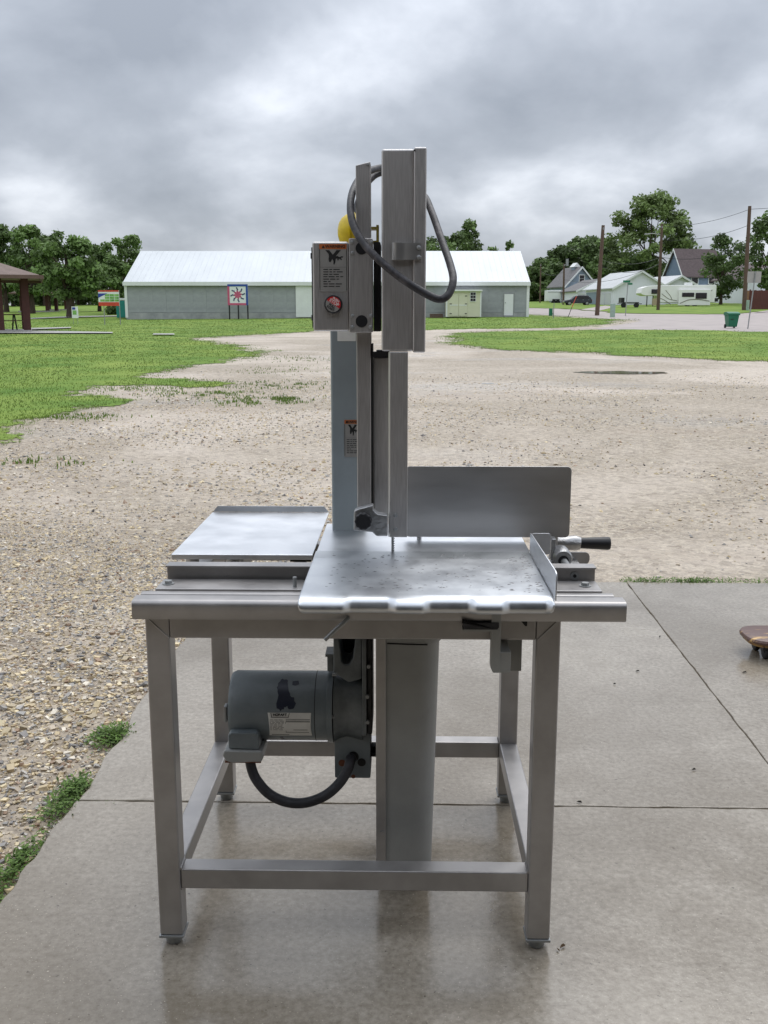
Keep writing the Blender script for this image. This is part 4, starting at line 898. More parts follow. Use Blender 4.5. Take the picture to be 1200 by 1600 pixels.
# street furniture on the lawn
def small(name, label, cat, px, py, Y): 
    X = at(px, py, Y)[0]; return empty(name, (X, Y, tz(X, Y)), 0, label, cat)
mat('util_green', srgb(148, 168, 154), 0.5, 0, var=0.05); mat('bin_green', srgb(16, 92, 66), 0.45, 0, c2=srgb(24, 110, 78), scale=3); mat('sign_green2', srgb(14, 110, 74), 0.5)
s = small('utility_cabinet', 'pale green utility cabinet on the lawn corner by road', 'cabinet', 957.5, 498, 78); MB().prism(rrect(-.17, .17, -.1, 1.02, .03), 0, .32, 'y').build('cabinet_body', 'util_green', s, bevel=.01); MB().box(-.16, .16, -.012, -.001, .45, .95).build('door', 'util_green', s)
s = small('street_sign', 'green street name sign on a thin post beside cabinet', 'sign', 977, 498, 82); hh = at(978, 441, 82)[1] - s.location.z
MB().cyl((0, 0, -.1), (.08, 0, hh), .035, n=8).build('post', 'galv', s); MB().box(-.32, .26, -.02, .0, hh - .02, hh + .15).build('name_plate', 'sign_green2', s); MB().box(.1, .40, -.2, .25, hh - .2, hh - .06).build('name_plate', 'sign_green2', s)
s = small('mailbox_post', 'small dark green box on thin post near barn', 'box', 864.5, 500, 74); MB().cyl((0, 0, -.1), (.02, 0, 1.15), .03, n=8).build('post', 'galv', s); MB().box(-.33, -.08, -.12, .12, .2, .74).build('box', 'bin_green', s, bevel=.03); MB().box(-.1, .0, -.03, .03, .3, .4).build('bracket', 'galv', s)
s = small('marker_pole', 'thin leaning red and white marker pole on the lawn', 'pole', 887, 498, 80); MB().tube([(0, 0, -.1), (.3, 0, .75)], .025, 6).build('lower_rod', 'black', s); MB().tube([(.3, 0, .75), (.64, 0, 1.6)], .03, 6).build('upper_rod', 'sign_red', s)
s = small('wheelie_bin', 'green wheeled rubbish bin on the grass by the road', 'bin', 1145, 514, 51); hh = at(1145, 488.5, 51)[1] - s.location.z
m = MB(); a, b_ = .215, .275; m.add([(-a, 0, .06), (a, 0, .06), (a, .5, .06), (-a, .5, .06), (-b_, -.06, hh - .12), (b_, -.06, hh - .12), (b_, .62, hh - .12), (-b_, .62, hh - .12)], [(3, 2, 1, 0), (4, 5, 6, 7), (0, 1, 5, 4), (1, 2, 6, 5), (2, 3, 7, 6), (3, 0, 4, 7)])
m.build('bin_body', 'bin_green', s, bevel=.03); MB().box(-b_ - .03, b_ + .03, -.09, .64, hh - .13, hh - .07).build('rim', 'bin_green', s, bevel=.01)
MB().prism([(-.11, hh - .068), (.66, hh - .068), (.6, hh + .02), (.3, hh + .05), (-.08, hh - .02)], -b_ - .035, b_ + .035, 'x').build('lid', 'bin_green', s, bevel=.015); MB().box(-.16, .0, -.05, .01, hh - .36, hh - .32).build('grip', 'black', s)
for sx in (-1, 1): MB().cyl((sx * .2, .5, .1), (sx * .26, .5, .1), .1, n=14).build('wheel', 'tyre', s)
s = small('road_sign', 'blank back of a road sign on a leaning post at right', 'sign', 1168, 516, 50); x1_, z1_ = at(1181, 424, 50); x0_, z0_ = at(1168, 516, 50); hh = z1_ - s.location.z
MB().tube([(0, 0, -.1), (x1_ - x0_, 0, hh)], .03, 8).build('post', 'galv', s); xs_ = x1_ - x0_
mat('sign_back', srgb(170, 166, 162), 0.45, 0.4, var=0.04); MB().prism(rrect(xs_ - .38, xs_ + .3, hh - .55, hh, .03), .04, .05, 'y').build('sign_plate', 'sign_back', s)
for z_ in (hh - .1, hh - .45): MB().cyl((xs_ - .03, .02, z_), (xs_ - .03, .06, z_), .02, n=8).build('bolt', 'galv', s)
s = small('utility_cabinet', 'pale green utility pedestal at the foot of the tallest pole', 'cabinet', 1168.5, 486, 96); MB().box(-.12, .12, 0, .25, -.1, .98).build('cabinet_body', 'util_green', s, bevel=.02); MB().box(-.08, .08, -.02, -.001, .3, .85).build('door', 'util_green', s)
x_, y_ = on_ground(761, 598); o = MB().prism([(-.10, 0), (.08, -.02), (.13, .01), (.02, .045), (-.08, .03)], -.022, -.004, 'z').build('litter', 'white_paint', None, bevel=.004); o.location = (x_, y_, tz(x_, y_)); tag(o, 'small white scrap of litter lying on the gravel lot', 'litter')
o = None

# ------------------------------------------------------------------ workshop behind the camera (its open bay shades the near slab)
mat('shop_metal', srgb(150, 146, 138), 0.5, 0.1, var=0.05, scale=2, stretch=(8, 8, .2)); mat('shop_inside', srgb(70, 66, 62), 0.8, 0, var=0.1)
sh_ = empty('workshop', (0, -1.2, 0), -.02, 'metal workshop with open bay door facing the concrete apron', 'building')
MB().box(-9, -2.6, -.2, 0, -.1, 3.5).build('front_wall', 'shop_metal', sh_); MB().box(3.0, 9, -.2, 0, -.1, 3.5).build('front_wall', 'shop_metal', sh_); MB().box(-2.6, 3.0, -.2, 0, 2.9, 3.5).build('header', 'shop_metal', sh_)
MB().box(-9, -8.8, -10, -.2, -.1, 3.5).build('side_wall', 'shop_inside', sh_); MB().box(8.8, 9, -10, -.2, -.1, 3.5).build('side_wall', 'shop_inside', sh_); MB().box(-9, 9, -10.2, -10, -.1, 3.5).build('rear_wall', 'shop_inside', sh_)
MB().box(-9.6, 9.6, -10.5, .35, 3.5, 3.65).build('roof', 'shop_inside', sh_); MB().box(-8.8, 8.8, -10, -1.2, -.1, -.01).build('floor', 'shop_inside', sh_)

# ------------------------------------------------------------------ the meat band saw
YAW = math.radians(1.1); OX, OY = -0.0668, 1.971
saw = empty('meat_saw', (OX, OY, 0), -YAW, 'stainless steel meat band saw on tubular frame standing on wet concrete', 'band saw')
def L(px, py, Y):
    r = ray(px, py); ex = (math.cos(YAW), -math.sin(YAW)); ey = (math.sin(YAW), math.cos(YAW))
    t = (Y + OX * ey[0] + OY * ey[1]) / (r[0] * ey[0] + r[1] * ey[1]); qx, qy = t * r[0] - OX, t * r[1] - OY
    return qx * ex[0] + qy * ex[1], H + t * r[2]
def L3(px, py, Y): x, z = L(px, py, Y); return (x, Y, z)
def rect(a, b, Y):                               # local x0,x1,z0,z1 of two opposite corners at depth Y
    (x0, z1), (x1, z0) = L(*a, Y), L(*b, Y); return min(x0, x1), max(x0, x1), min(z0, z1), max(z0, z1)
W2 = 0.436; TB = 0.051; DP = 0.726
for sx in (-1, 1):
    for y0 in (0, DP - TB):
        x0, x1 = sorted((sx * W2, sx * (W2 - TB)))
        lg = MB().box(x0, x1, y0, y0 + TB, 0.030, 0.776).build('leg', 'silver', saw, bevel=.004)
        cx_, cy2 = (x0 + x1) / 2, y0 + TB / 2
        MB().box(x0 - .002, x1 + .002, y0 - .002, y0 + TB + .002, .0235, .0298).build('foot_plate', 'galv', lg, bevel=.0012)
        MB().tube([(cx_, cy2, 0), (cx_, cy2, .004), (cx_, cy2, .0235)], [.015, .018, .018], 18).build('foot', 'galv', lg, smooth=True)
xi = W2 - TB
for (y0, y1) in ((.001, TB - .001), (DP - TB + .001, DP - .001)):
    MB().box(-xi, xi, y0, y1, .727, .775).build('top_beam', 'silver', saw, bevel=.004)
    MB().box(-xi, xi, y0 + .003, y1, .143, .191).build('stretcher', 'silver', saw, bevel=.004)
for sx in (-1, 1):
    x0, x1 = sorted((sx * (W2 - .001), sx * (W2 - TB + .001)))
    MB().box(x0, x1, TB, DP - TB, .727, .775).build('top_beam', 'silver', saw, bevel=.004)
    MB().box(x0, x1, TB, DP - TB, .143, .191).build('stretcher', 'silver', saw, bevel=.004)
    # mitre welds on the front corners
    xa_ = sx * (W2 - .004); xb_ = sx * (W2 - TB + .001)
    MB().tube([(xa_, -.0002, .774), ((xa_ + xb_) / 2, -.0006, .751), (xb_, -.0002, .728)], .0016, 6).build('weld_bead', 'silver', saw, smooth=True)
    for (y_, z_) in ((.0035, .192), (.0035, .1425)):
        MB().tube([(sx * xi, y_, z_), (sx * xi, TB - .004, z_)], .0035, 6).build('weld_bead', 'silver', saw, smooth=True)

# front rail: rolled channel, then two slide bars, the bed plate and the upright rear channel
prof = [(-.030, .782), (-.030, .806)] + [(-.030 + .012 * (1 - math.cos(a)), .806 + .012 * math.sin(a)) for a in np.linspace(.2, PI / 2, 6)] + [(.014, .818), (.016, .812), (.016, .777), (-.026, .777)]
MB().prism(prof, -.4535, .5635, 'x').build('front_rail', 'silver', saw, smooth=True)
MB().prism(rrect(.022, .046, .7775, .8185, .004, 3), -.448, .548, 'x').build('slide_bar', 'silver', saw, smooth=True)
MB().box(-.441, .538, .047, .052, .7775, .812).build('rail_gap', 'dark', saw)
bed = MB().prism([(.0535, .7775), (.0535, .8205), (.135, .8205), (.135, .7775)], -.425, .53, 'x').build('bed_plate', 'silver', saw, bevel=.002)
for x_, y_ in ((-.405, .092), (.50, .092)):
    b_ = MB().cyl((x_, y_, .8205), (x_, y_, .8225), .013, n=18).build('washer', 'galv', bed, smooth=True); MB().cyl((x_, y_, .8225), (x_, y_, .8285), .0085, n=6).build('bolt', 'galv', bed)
MB().cyl((-.127, .075, .8205), (-.127, .075, .842), .0042, n=10).build('stop_pin', 'galv', saw, smooth=True)
ch = MB().prism([(.150, .780), (.150, .8465), (.136, .8465), (.136, .8505), (.172, .8505), (.172, .8465), (.156, .8465), (.156, .780)], -.421, .532, 'x').build('rear_channel', 'silver', saw, bevel=.001)
MB().box(-.421, .532, .1355, .1498, .7775, .790).build('channel_lip', 'silver', saw)
MB().tube([(.487, .1495, .828), (.487, .1475, .828)], .010, 18).build('grommet', 'galv', saw, smooth=True); MB().cyl((.487, .1474, .828), (.487, .1466, .828), .004, n=12).build('grommet_hole', 'dark', saw)
# cross members carrying the tables
for x_ in (-.30, .05, .36): MB().box(x_ - .02, x_ + .02, .1725, .72, .7765, .812).build('cross_member', 'silver', saw, bevel=.003)

# left stationary table with raised back lip
ZT = .850
lx0, lx1, ly0, ly1 = -.433, -.1035, .247, .752
tb = MB().box(lx0, lx1, ly0, ly1, ZT - .003, ZT).build('side_table', 'sheet', saw, bevel=.001)
MB().box(lx0, lx1, ly0 - .003, ly0 - .0002, ZT - .012, ZT - .0005).build('front_hem', 'sheet', tb, bevel=.001)
MB().prism([(lx0, ZT + .0005), (lx1, ZT + .0005), (lx1 - .014, ZT + .017), (lx0 + .014, ZT + .017)], ly1 + .0005, ly1 + .0035, 'y').build('back_lip', 'sheet', tb)
MB().box(lx0 + .001, lx0 + .004, ly0 + .001, ly1, ZT - .014, ZT - .0035).build('side_hem', 'sheet', tb)
for x_ in (-.40, -.30, -.14): MB().cyl((x_, ly0 + .07, .8125), (x_, ly0 + .07, ZT - .0032), .016, n=14).build('support_post', 'castmetal', tb, smooth=True)
MB().box(-.16, -.11, ly0 + .03, ly0 + .2, .825, ZT - .0035).build('support_block', 'dark', tb)

# fixed centre table, sliding carriage with rolled front and side fence
ct = MB().box(-.0975, .405, .281, .60, ZT - .006, ZT - .0008).build('centre_table', 'sheet', saw, bevel=.001)
MB().box(-.05, .05, .60, .66, ZT - .006, ZT - .0009).build('rear_plate', 'sheet', ct)
def carriage():
    x0, x1 = -.0985, .401; nx = 160; y0, y1 = -.128, .2765
    xs = np.linspace(x0, x1, nx); flat = [(y1, 0), (.2, 0), (.1, 0), (0, 0)]
    prof = flat + [(-.09, 0), (-.108, -.0010), (-.120, -.0045), (-.127, -.011), (-.129, -.018), (-.1285, -.0265)]
    dish = flat + [(-.088, 0), (-.100, -.0012), (-.1055, -.0045), (-.1075, -.010), (-.109, -.018), (-.112, -.0285)]
    sc_ = [L(*q, -.12)[0] for q in ((577, 952), (702, 952), (825, 952))]; hw_ = [.056, .056, .054]
    V = []
    for x in xs:
        d = 0.0
        for c_, h_ in zip(sc_, hw_):
            u = abs(x - c_) / h_
            d = max(d, 1.0 if u < .62 else max(0, (1 - u) / .38) if u < 1 else 0.0)
        d = 0.66 * d * d * (3 - 2 * d)
        ed = min(1, (x - x0) / .012, (x1 - x) / .012); ed = math.sqrt(max(0, 1 - (1 - ed) ** 2))
        for i in range(len(prof)):
            yy = prof[i][0] + d * (dish[i][0] - prof[i][0]); zz = prof[i][1] + d * (dish[i][1] - prof[i][1])
            if i > 5: zz = -.004 + (zz + .004) * (.35 + .65 * ed)
            V.append((x, yy, ZT + zz))
    n = len(prof); F = [(i * n + j, (i + 1) * n + j, (i + 1) * n + j + 1, i * n + j + 1) for i in range(nx - 1) for j in range(n - 1)]
    me = bpy.data.meshes.new('carriage_table'); me.from_pydata(V, [], F); me.update(); o = link('carriage_table', me, 'wet_sheet', saw)
    me.polygons.foreach_set('use_smooth', np.full(len(F), True)); s = o.modifiers.new('thickness', 'SOLIDIFY'); s.thickness = .0028; s.offset = 0
    bm = bmesh.new(); bm.from_mesh(me); bmesh.ops.recalc_face_normals(bm, faces=bm.faces)
    if sum(f.normal.z for f in bm.faces) < 0: bmesh.ops.reverse_faces(bm, faces=bm.faces)
    bm.to_mesh(me); bm.free(); return o
mat('wet_sheet', srgb(200, 203, 207), 0.38, 1.0, c2=srgb(214, 217, 220), scale=12, bump=0.02, bscale=60, bdist=.001, rvar=0.05)
car_t = carriage(); car_t['label'] = 'sliding carriage table with three finger scallops and water drops'
# water drops and scraps lying on the carriage
drop = MB(); drop.tube([(0, 0, 0), (0, 0, .35), (0, 0, .6)], [1.0, .8, .25], 8); dme = None
mat('droplet', srgb(92, 92, 96), 0.08, 0.0, spec=.6)
m = MB()
for i in range(260):
    x_ = random.uniform(-.06, .385); y_ = random.uniform(-.07, .25)
    if random.random() < .35: x_ = .39 - abs(random.gauss(0, .03))
    r_ = random.uniform(.0007, .0022); k_ = random.uniform(1.0, 3.6)
    m.add([(x_ + k_ * r_ * math.cos(a), y_ + r_ * .8 * math.sin(a), ZT + .0016) for a in np.linspace(0, 2 * PI, 8, False)] + [(x_, y_, ZT + .0016 + r_ * .5)], [(j, (j + 1) % 8, 8) for j in range(8)])
o = m.build('water_drops', 'droplet', car_t); o['kind'] = 'stuff'
fx = .4025
fn = MB().prism([(-.118, ZT - .002), (.276, ZT - .002), (.276, ZT + .047), (.262, ZT + .048), (-.104, ZT + .055), (-.114, ZT + .053), (-.119, ZT + .046)], fx, fx + .003, 'x').build('side_fence', 'sheet', car_t, bevel=.0008)
MB().prism(rrect(fx + .0031, fx + .048, ZT - .004, ZT + .047, .006), .273, .276, 'y').build('fence_tab', 'sheet', car_t, bevel=.0006)
# carriage runners beneath
for x_ in (-.04, .33): MB().box(x_ - .03, x_ + .03, -.06, .02, .8205, ZT - .0025).build('runner', 'castmetal', car_t, bevel=.003)

# column, front strip, panel, blade guide post
cx0, _ = L(519, 820, .52); cx1, _ = L(572, 820, .52)
colm = MB().box(cx0, cx1, .52, .62, ZT - .01, 1.42).build('column', 'column_paint', saw, bevel=.006)
x0, x1, z0, z1 = rect((555.5, 253), (580, 797), .34); zl = L(555.5, 258, .34)[1]; zr = L(580, 252, .34)[1]
MB().prism([(x0, z0), (x1, z0), (x1, zr), (x0, zl)], .34, .40, 'y').build('guard_strip', 'stainless', saw, bevel=.002)
s_ = L3(575, 257, .34); MB().tube([s_, (s_[0], .337, s_[2])], [.004, .003], 12).build('screw', 'galv', saw, smooth=True)
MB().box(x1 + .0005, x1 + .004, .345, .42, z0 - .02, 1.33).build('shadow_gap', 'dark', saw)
x0, x1, z0, z1 = rect((583.5, 559), (607, 806), .36); MB().box(x0, x1 + .004, .36, .40, z0, z1).build('guide_panel', 'stainless', saw, bevel=.002)
x0, x1, z0, z1 = rect((582, 547), (608, 559), .34); MB().prism([(x0, z0), (x1, z0), (x1, z1), (x0 + .009, z1), (x0 + .009, z1 - .004), (x0, z1 - .004)], .335, .375, 'y').build('rubber_stop', 'black', saw)
px0, _ = L(606.5, 700, .255); px1, _ = L(637, 700, .255); zb_ = L(620, 839.5, .255)[1]
gp = MB().prism([(px0, .262), (px0 + .004, .255), (px1, .255), (px1, .295), (px0, .295)], zb_, L(620, 549.5, .26)[1] - .0008, 'z').build('guide_post', 'stainless', saw, bevel=.0015)
for py_ in (805, 827): q_ = L3(618, py_, .255); MB().tube([(q_[0], .2548, q_[2]), (q_[0], .2525, q_[2]), (q_[0], .2515, q_[2])], [.0055, .0048, .002], 14).build('screw', 'galv', gp, smooth=True)
# saw blade running down through the table
x0, _ = L(611.5, 850, .2785); x1, _ = L(617, 850, .2785); bl = MB(); pts = [(x0, .80), (x0, zb_ + .03)]; nt_ = 22
for i in range(nt_): zz = zb_ + .03 - (zb_ + .03 - .80) * i / nt_; pts += [(x1, zz), (x1 - .0035, zz - .0045)]
pts += [(x1, .80)]; bl.prism(pts, .2782, .2790, 'y').build('blade', 'galv', saw)
MB().box(x0 - .004, x1 + .003, .2795, .2865, zb_ - .004, zb_ + .04).build('blade_guide', 'rust', gp)
# cast clamp with black knob
P_ = lambda px, py: L(px, py, .235)
cast = MB().prism([P_(552.5, 829), P_(553, 799), P_(557, 796), P_(583, 789), P_(584, 797), P_(590, 803), P_(606, 805), P_(606, 838), P_(588, 838), P_(582, 832)], .235, .262, 'y').build('clamp_casting', 'castmetal', saw, bevel=.003)
kx, kz = L(567.5, 815, .21); kn = MB(); pts = []
for i in range(40): a = 2 * PI * i / 40; rr = .0193 + .0014 * math.cos(a * 10); pts.append((kx + rr * math.cos(a), kz + rr * math.sin(a)))
kn.prism(pts, .208, .230, 'y'); kn.build('clamp_knob', 'black', cast, bevel=.003); MB().cyl((kx, .23, kz), (kx, .236, kz), .009, n=12).build('knob_stem', 'galv', cast)

# head: upper wheel cover, seen from its narrow front
hx0, hx1, hz0, hz1 = rect((596, 232.5), (645.5, 549), .26)
hd = MB().box(hx0, hx1, .26, .665, hz0, hz1).build('wheel_cover', 'stainless', saw, bevel=.005, seg=3)
_, dx1, dz0, dz1 = rect((640, 229.5), (664.5, 551), .253)
dr = MB().box(hx1 - .001, dx1, .253, .672, dz0, dz1).build('cover_door', 'stainless', hd, bevel=.004, seg=3)
for px_, py_ in ((648, 235),): q_ = L3(px_, py_, .253); MB().tube([(q_[0], .2532, q_[2]), (q_[0], .251, q_[2])], [.0022, .0015], 10).build('screw', 'dark', dr)
lx_0, lx_1, lz0, lz1 = rect((612, 379), (658, 406), .245)
lt = MB(); pr = [(lx_0, .2595), (lx_0, .250), (lx_0 + .004, .2455), (lx_0 + .012, .2435), (lx_0 + .030, .2435), (lx_0 + .034, .246), (lx_1, .246), (lx_1, .2525), (lx_0 + .036, .2525), (lx_0 + .036, .2595)]
lt.prism(pr, lz0, lz1, 'z'); clip = lt.build('latch_clip', 'stainless_x', hd, smooth=True)
for py_ in (387, 402): q_ = L3(654.5, py_, .246); MB().tube([(q_[0], .2462, q_[2]), (q_[0], .2435, q_[2]), (q_[0], .2425, q_[2])], [.0052, .0045, .002], 14).build('rivet', 'galv', clip, smooth=True)

# control box, mounting plate
bx_0, bx_1, bz_0, bz_1 = rect((487.5, 377.5), (545.5, 517.5), .300)
cb = MB().box(bx_0, bx_1, .30, .40, bz_0, bz_1).build('control_box', 'stainless', saw, bevel=.005, seg=3)
MB().box(bx_0 - .0025, bx_0 - .0004, .306, .395, bz_0 + .008, bz_1 - .012).build('lid_edge', 'black', cb)
for zz in (bz_0 + .03, bz_1 - .03): MB().box(bx_0 - .005, bx_0 - .0026, .31, .33, zz - .006, zz + .006).build('lid_screw', 'galv', cb)
mx0, mx1, mz0, mz1 = rect((545, 372.5), (582.5, 519.5), .294)
mp_ = MB().prism(rrect(mx0, mx1, mz0, mz1, .003), .294, .339, 'y').build('mounting_plate', 'stainless', saw, bevel=.0015)
for (px_, py_) in ((550, 378.5), (550.5, 395.5), (580, 378.5), (550.5, 493.5), (579.5, 493.5), (550.5, 511), (579, 511)):
    q_ = L3(px_, py_, .294); MB().tube([(q_[0], .2942, q_[2]), (q_[0], .2922, q_[2]), (q_[0], .2912, q_[2])], [.0046, .004, .0015], 12).build('rivet', 'galv', mp_, smooth=True)
for (px_, py_) in ((565, 388), (565, 502)):
    q_ = L3(px_, py_, .294); MB().cyl((q_[0], .2941, q_[2]), (q_[0], .2928, q_[2]), .0135, n=28).build('hole_plug', 'black', mp_, smooth=True)
x0, x1, z0, z1 = rect((583.5, 378), (594, 518), .33); MB().box(x0, x1, .33, .45, z0, z1).build('dark_recess', 'dark', saw)  # dark block stands in for the shade in the recess beside the plate

# printed warning label with crushed-hand pictogram
HAND = [(0.10, .98), (.30, .98), (.47, .70), (.55, .80), (.66, .98), (.88, .98), (.62, .60), (.72, .62), (.80, .54), (.92, .60), (1.0, .58), (.98, .52), (.86, .50), (.94, .40), (.90, .36), (.78, .46),
        (.76, .34), (.70, .34), (.70, .46), (.62, .44), (.60, .22), (.55, .08), (.50, .10), (.50, .30), (.44, .44), (.40, .30), (.34, .22), (.28, .26), (.26, .44), (.28, .60), (.26, .74)]
def warn_label(parent, x0, x1, z0, z1, y, mb, rows, wear=True):
    w_, h_ = x1 - x0, z1 - z0
    lb = MB().prism(rrect(x0, x1, z0, z1, .003), y - .0006, y - .0001, 'y').build('warning_label', mb, parent); lb['label'] = 'worn warning label with crushed hand symbol'
    yf = y - .0008
    MB().box(x0 + w_ * .02, x1 - w_ * .02, yf - .0002, yf, z1 - h_ * .115, z1 - h_ * .012).build('header_band', 'label_orange', lb)
    text('WARNING', h_ * .088, 'lettering', 'ink', lb, ((x0 + x1) / 2 + w_ * .08, yf - .0004, z1 - h_ * .064), (PI / 2, 0, 0), .0003)
    tx, tz_ = x0 + w_ * .16, z1 - h_ * .064; MB().prism([(tx - h_ * .035, tz_ - h_ * .03), (tx + h_ * .035, tz_ - h_ * .03), (tx, tz_ + h_ * .035)], yf - .0006, yf - .0003, 'y').build('alert_triangle', 'ink', lb)
    hx, hw2, hz, hh2 = x0 + w_ * .16, w_ * .70, z1 - h_ * .46, h_ * .33
    pts2 = [Vector((hx + a * hw2, hz + b * hh2)) for a, b in HAND]; r = delaunay_2d_cdt(pts2, [], [list(range(len(pts2)))], 1, 1e-7)
    me = bpy.data.meshes.new('hand_symbol'); me.from_pydata([(v.x, yf - .0003, v.y) for v in r[0]], [], [tuple(f_) for f_ in r[2]]); me.update(); link('hand_symbol', me, 'ink', lb)
    MB().box(x0 + w_ * .03, x1 - w_ * .03, yf - .0002, yf, z1 - h_ * .49, z1 - h_ * .485).build('rule_line', 'ink_soft', lb)
    rr = random.Random(3); m = MB()
    for k_ in range(rows):
        zz = z1 - h_ * (.535 + .40 * k_ / rows); xx = x0 + w_ * .15
        for j in range(rr.choice((2, 3, 3, 4))):
            l_ = w_ * rr.uniform(.08, .24)
            if xx + l_ > x1 - w_ * .1: break
            m.box(xx, xx + l_, yf - .0002, yf, zz - h_ * .009, zz + h_ * .009); xx += l_ + w_ * .04
    o = m.build('printed_lines', 'ink', lb); o['kind'] = 'stuff'
    for (a, b, c_, d_) in ((x0 + .0012, x0 + .0024, z0 + h_ * .04, z1 - .004), (x1 - .0024, x1 - .0012, z0 + h_ * .03, z1 - .004)): MB().box(a, b, yf - .0001, yf, c_, d_).build('border_line', 'ink', lb)
    return lb
x0, x1, z0, z1 = rect((498, 380.5), (543, 456), .30); warn_label(cb, x0, x1, z0, z1, .2998, 'label_silver', 8)
x0, x1, z0, z1 = rect((537.5, 655.5), (557, 714), .52); warn_label(colm, x0, x1 + .012, z0, z1, .5198, 'label_silver', 8)
x0, x1, z0, z1 = rect((527, 517), (556, 533), .52); MB().box(x0, x1, .5190, .5198, z0, z1 + .004).build('torn_sticker', 'label_white', colm); MB().box(x1 - .012, x1 - .002, .5184, .5189, z1 - .004, z1 + .002).build('sticker_remnant', 'label_orange', colm)
# push stop / pull start button
q_ = L3(520.5, 475.5, .285); bt = empty('stop_button', (q_[0], .2999, q_[2]), 0); bt.parent = saw
MB().tube([(0, -.0, 0), (0, -.012, 0), (0, -.0145, 0)], [.0205, .0205, .0185], 36).build('button_rim', 'black', bt, smooth=True)
ang = -math.radians(34); Rb = .0168
def half(a0, a1): return [(Rb * math.cos(a + ang), Rb * math.sin(a + ang)) for a in np.linspace(a0, a1, 22)]
MB().prism(half(0, PI), -.0156, -.0146, 'y').build('red_half', 'red', bt); MB().prism(half(PI, 2 * PI), -.0155, -.0146, 'y').build('grey_half', 'label_silver', bt)
def btext(s, size, off, m): 
    x_, z_ = -math.sin(ang) * off, math.cos(ang) * off
    text(s, size, 'lettering', m, bt, (x_, -.0160, z_), (PI / 2, -ang, 0), .0002)
btext('PUSH', .0068, .0118, 'label_white'); btext('STOP', .0098, .0045, 'label_white'); btext('PULL', .0072, -.0045, 'ink'); btext('START', .0066, -.0110, 'ink')

# power cord looped round the head, yellow plug
cp_ = [(640, 300, .70), (662, 306, .60), (674, 330, .50), (690, 375, .38), (703, 412, .28), (708, 438, .22), (700, 461, .195), (684, 467, .19), (655, 453, .20), (622, 431, .21), (592, 406, .225), (568, 380, .25), (552, 351, .285), (547.5, 322, .33), (553, 294, .42), (568, 273, .52), (590, 263, .62), (618, 262, .69), (640, 275, .72)]
cord = MB().tube(spline([L3(*q) for q in cp_], 8), .0085, 14).build('power_cord', 'cord_rubber', saw, smooth=True)
cp2 = [(612, 268, .70), (590, 272, .66), (574, 286, .62), (562, 308, .58), (556, 330, .55), (553, 345, .545)]
MB().tube(spline([L3(*q) for q in cp2], 8), .0080, 12).build('cord_tail', 'cord_rubber', cord, smooth=True)
xa_, za_ = L(528, 356, .56); xb_, _ = L(592, 356, .56); Rp = L(540, 331, .56)[1] - L(540, 362, .56)[1]; za_ = L(540, 362, .56)[1]
m = MB(); ln_ = xb_ - xa_
m.tube([(xa_ + ln_ * t_, .56, za_) for t_ in (0, .03, .10, .2, .3, .42, .52)], [Rp * k_ for k_ in (.22, .46, .70, .86, .95, 1.0, .97)], 22)
plug = m.build('plug', 'yellow', cord, smooth=True); plug['label'] = 'yellow plug hanging behind the control box'
for t_ in (.30, .40, .50): MB().tube([(xa_ + ln_ * t_, .56, za_), (xa_ + ln_ * (t_ + .03), .56, za_)], Rp * 1.04, 22).build('rib', 'yellow', plug, smooth=True)
for dz_ in (-.55, .15): MB().box(xa_ + ln_ * .52, xb_, .54, .58, za_ + Rp * dz_ - .003, za_ + Rp * dz_ + .003).build('plug_frame', 'yellow_dull', plug)
MB().box(xb_ - .006, xb_, .538, .582, za_ - Rp * .8, za_ + Rp * .3).build('plug_frame', 'yellow_dull', plug)

# meat gauge plate behind the blade, handle and slide hardware
gx0, gx1, gz0, gz1 = rect((634, 728.5), (889.5, 840), .40)
gpl = MB().prism(rrect(gx0, gx1, gz0, gz1, .011, 5), .40, .403, 'y').build('gauge_plate', 'stainless_x', saw, bevel=.0008)
for px_ in (655, 868): q_ = L3(px_, 845, .41); MB().cyl((q_[0], .41, ZT - .02), (q_[0], .41, gz0 + .02), .006, n=10).build('gauge_pin', 'castmetal', gpl, smooth=True)
q0 = L3(868, 850, .43); q1 = L3(905, 849, .43)
arm = MB().tube([(q0[0] - .01, .43, q0[2] + .006), (q0[0] + .02, .43, q0[2] + .002), (q1[0] - .01, .43, q1[2] + .001), (q1[0] + .002, .43, q1[2])], [.016, .017, .019, .016], 16).build('gauge_arm', 'castmetal', saw, smooth=True)
h0, h1 = L3(904, 848.5, .43), L3(953.5, 849, .43)
hdl = MB().tube([h0, (h0[0] + .004, .43, h0[2]), (h1[0] - .006, .43, h1[2]), (h1[0] - .001, .43, h1[2]), h1], [.0125, .0135, .0165, .015, .011], 20).build('handle', 'black', arm, smooth=True)
x0, x1, z0, z1 = rect((884, 862.5), (921, 882.5), .36); MB().prism(rrect(x0, x1, z0, z1, .0125, 6), .36, .365, 'y').build('slide_plate', 'silver', saw, bevel=.001)
q_ = L3(895.5, 872, .36); MB().tube([(q_[0], .36, q_[2]), (q_[0], .357, q_[2])], [.003, .002], 10).build('screw', 'galv', saw)
x0, x1, z0, z1 = rect((861.5, 842), (868, 876), .33); MB().box(x0, x1, .33, .36, z0, z1).build('slide_bracket', 'castmetal', saw, bevel=.002)
rx, rz_ = L(880, 873, .31); MB().tube([(rx, .36, rz_), (rx, .31, rz_), (rx, .305, rz_)], [.0225, .0225, .019], 26).build('bearing_ring', 'castmetal', saw, smooth=True); MB().cyl((rx, .3048, rz_ - .004), (rx, .303, rz_ - .004), .0125, n=20).build('bearing_bore', 'dark', saw)
MB().cyl((rx + .002, .303, rz_ - .006), (rx + .002, .20, rz_ - .008), .0085, n=16).build('slide_rod', 'galv', saw, smooth=True)
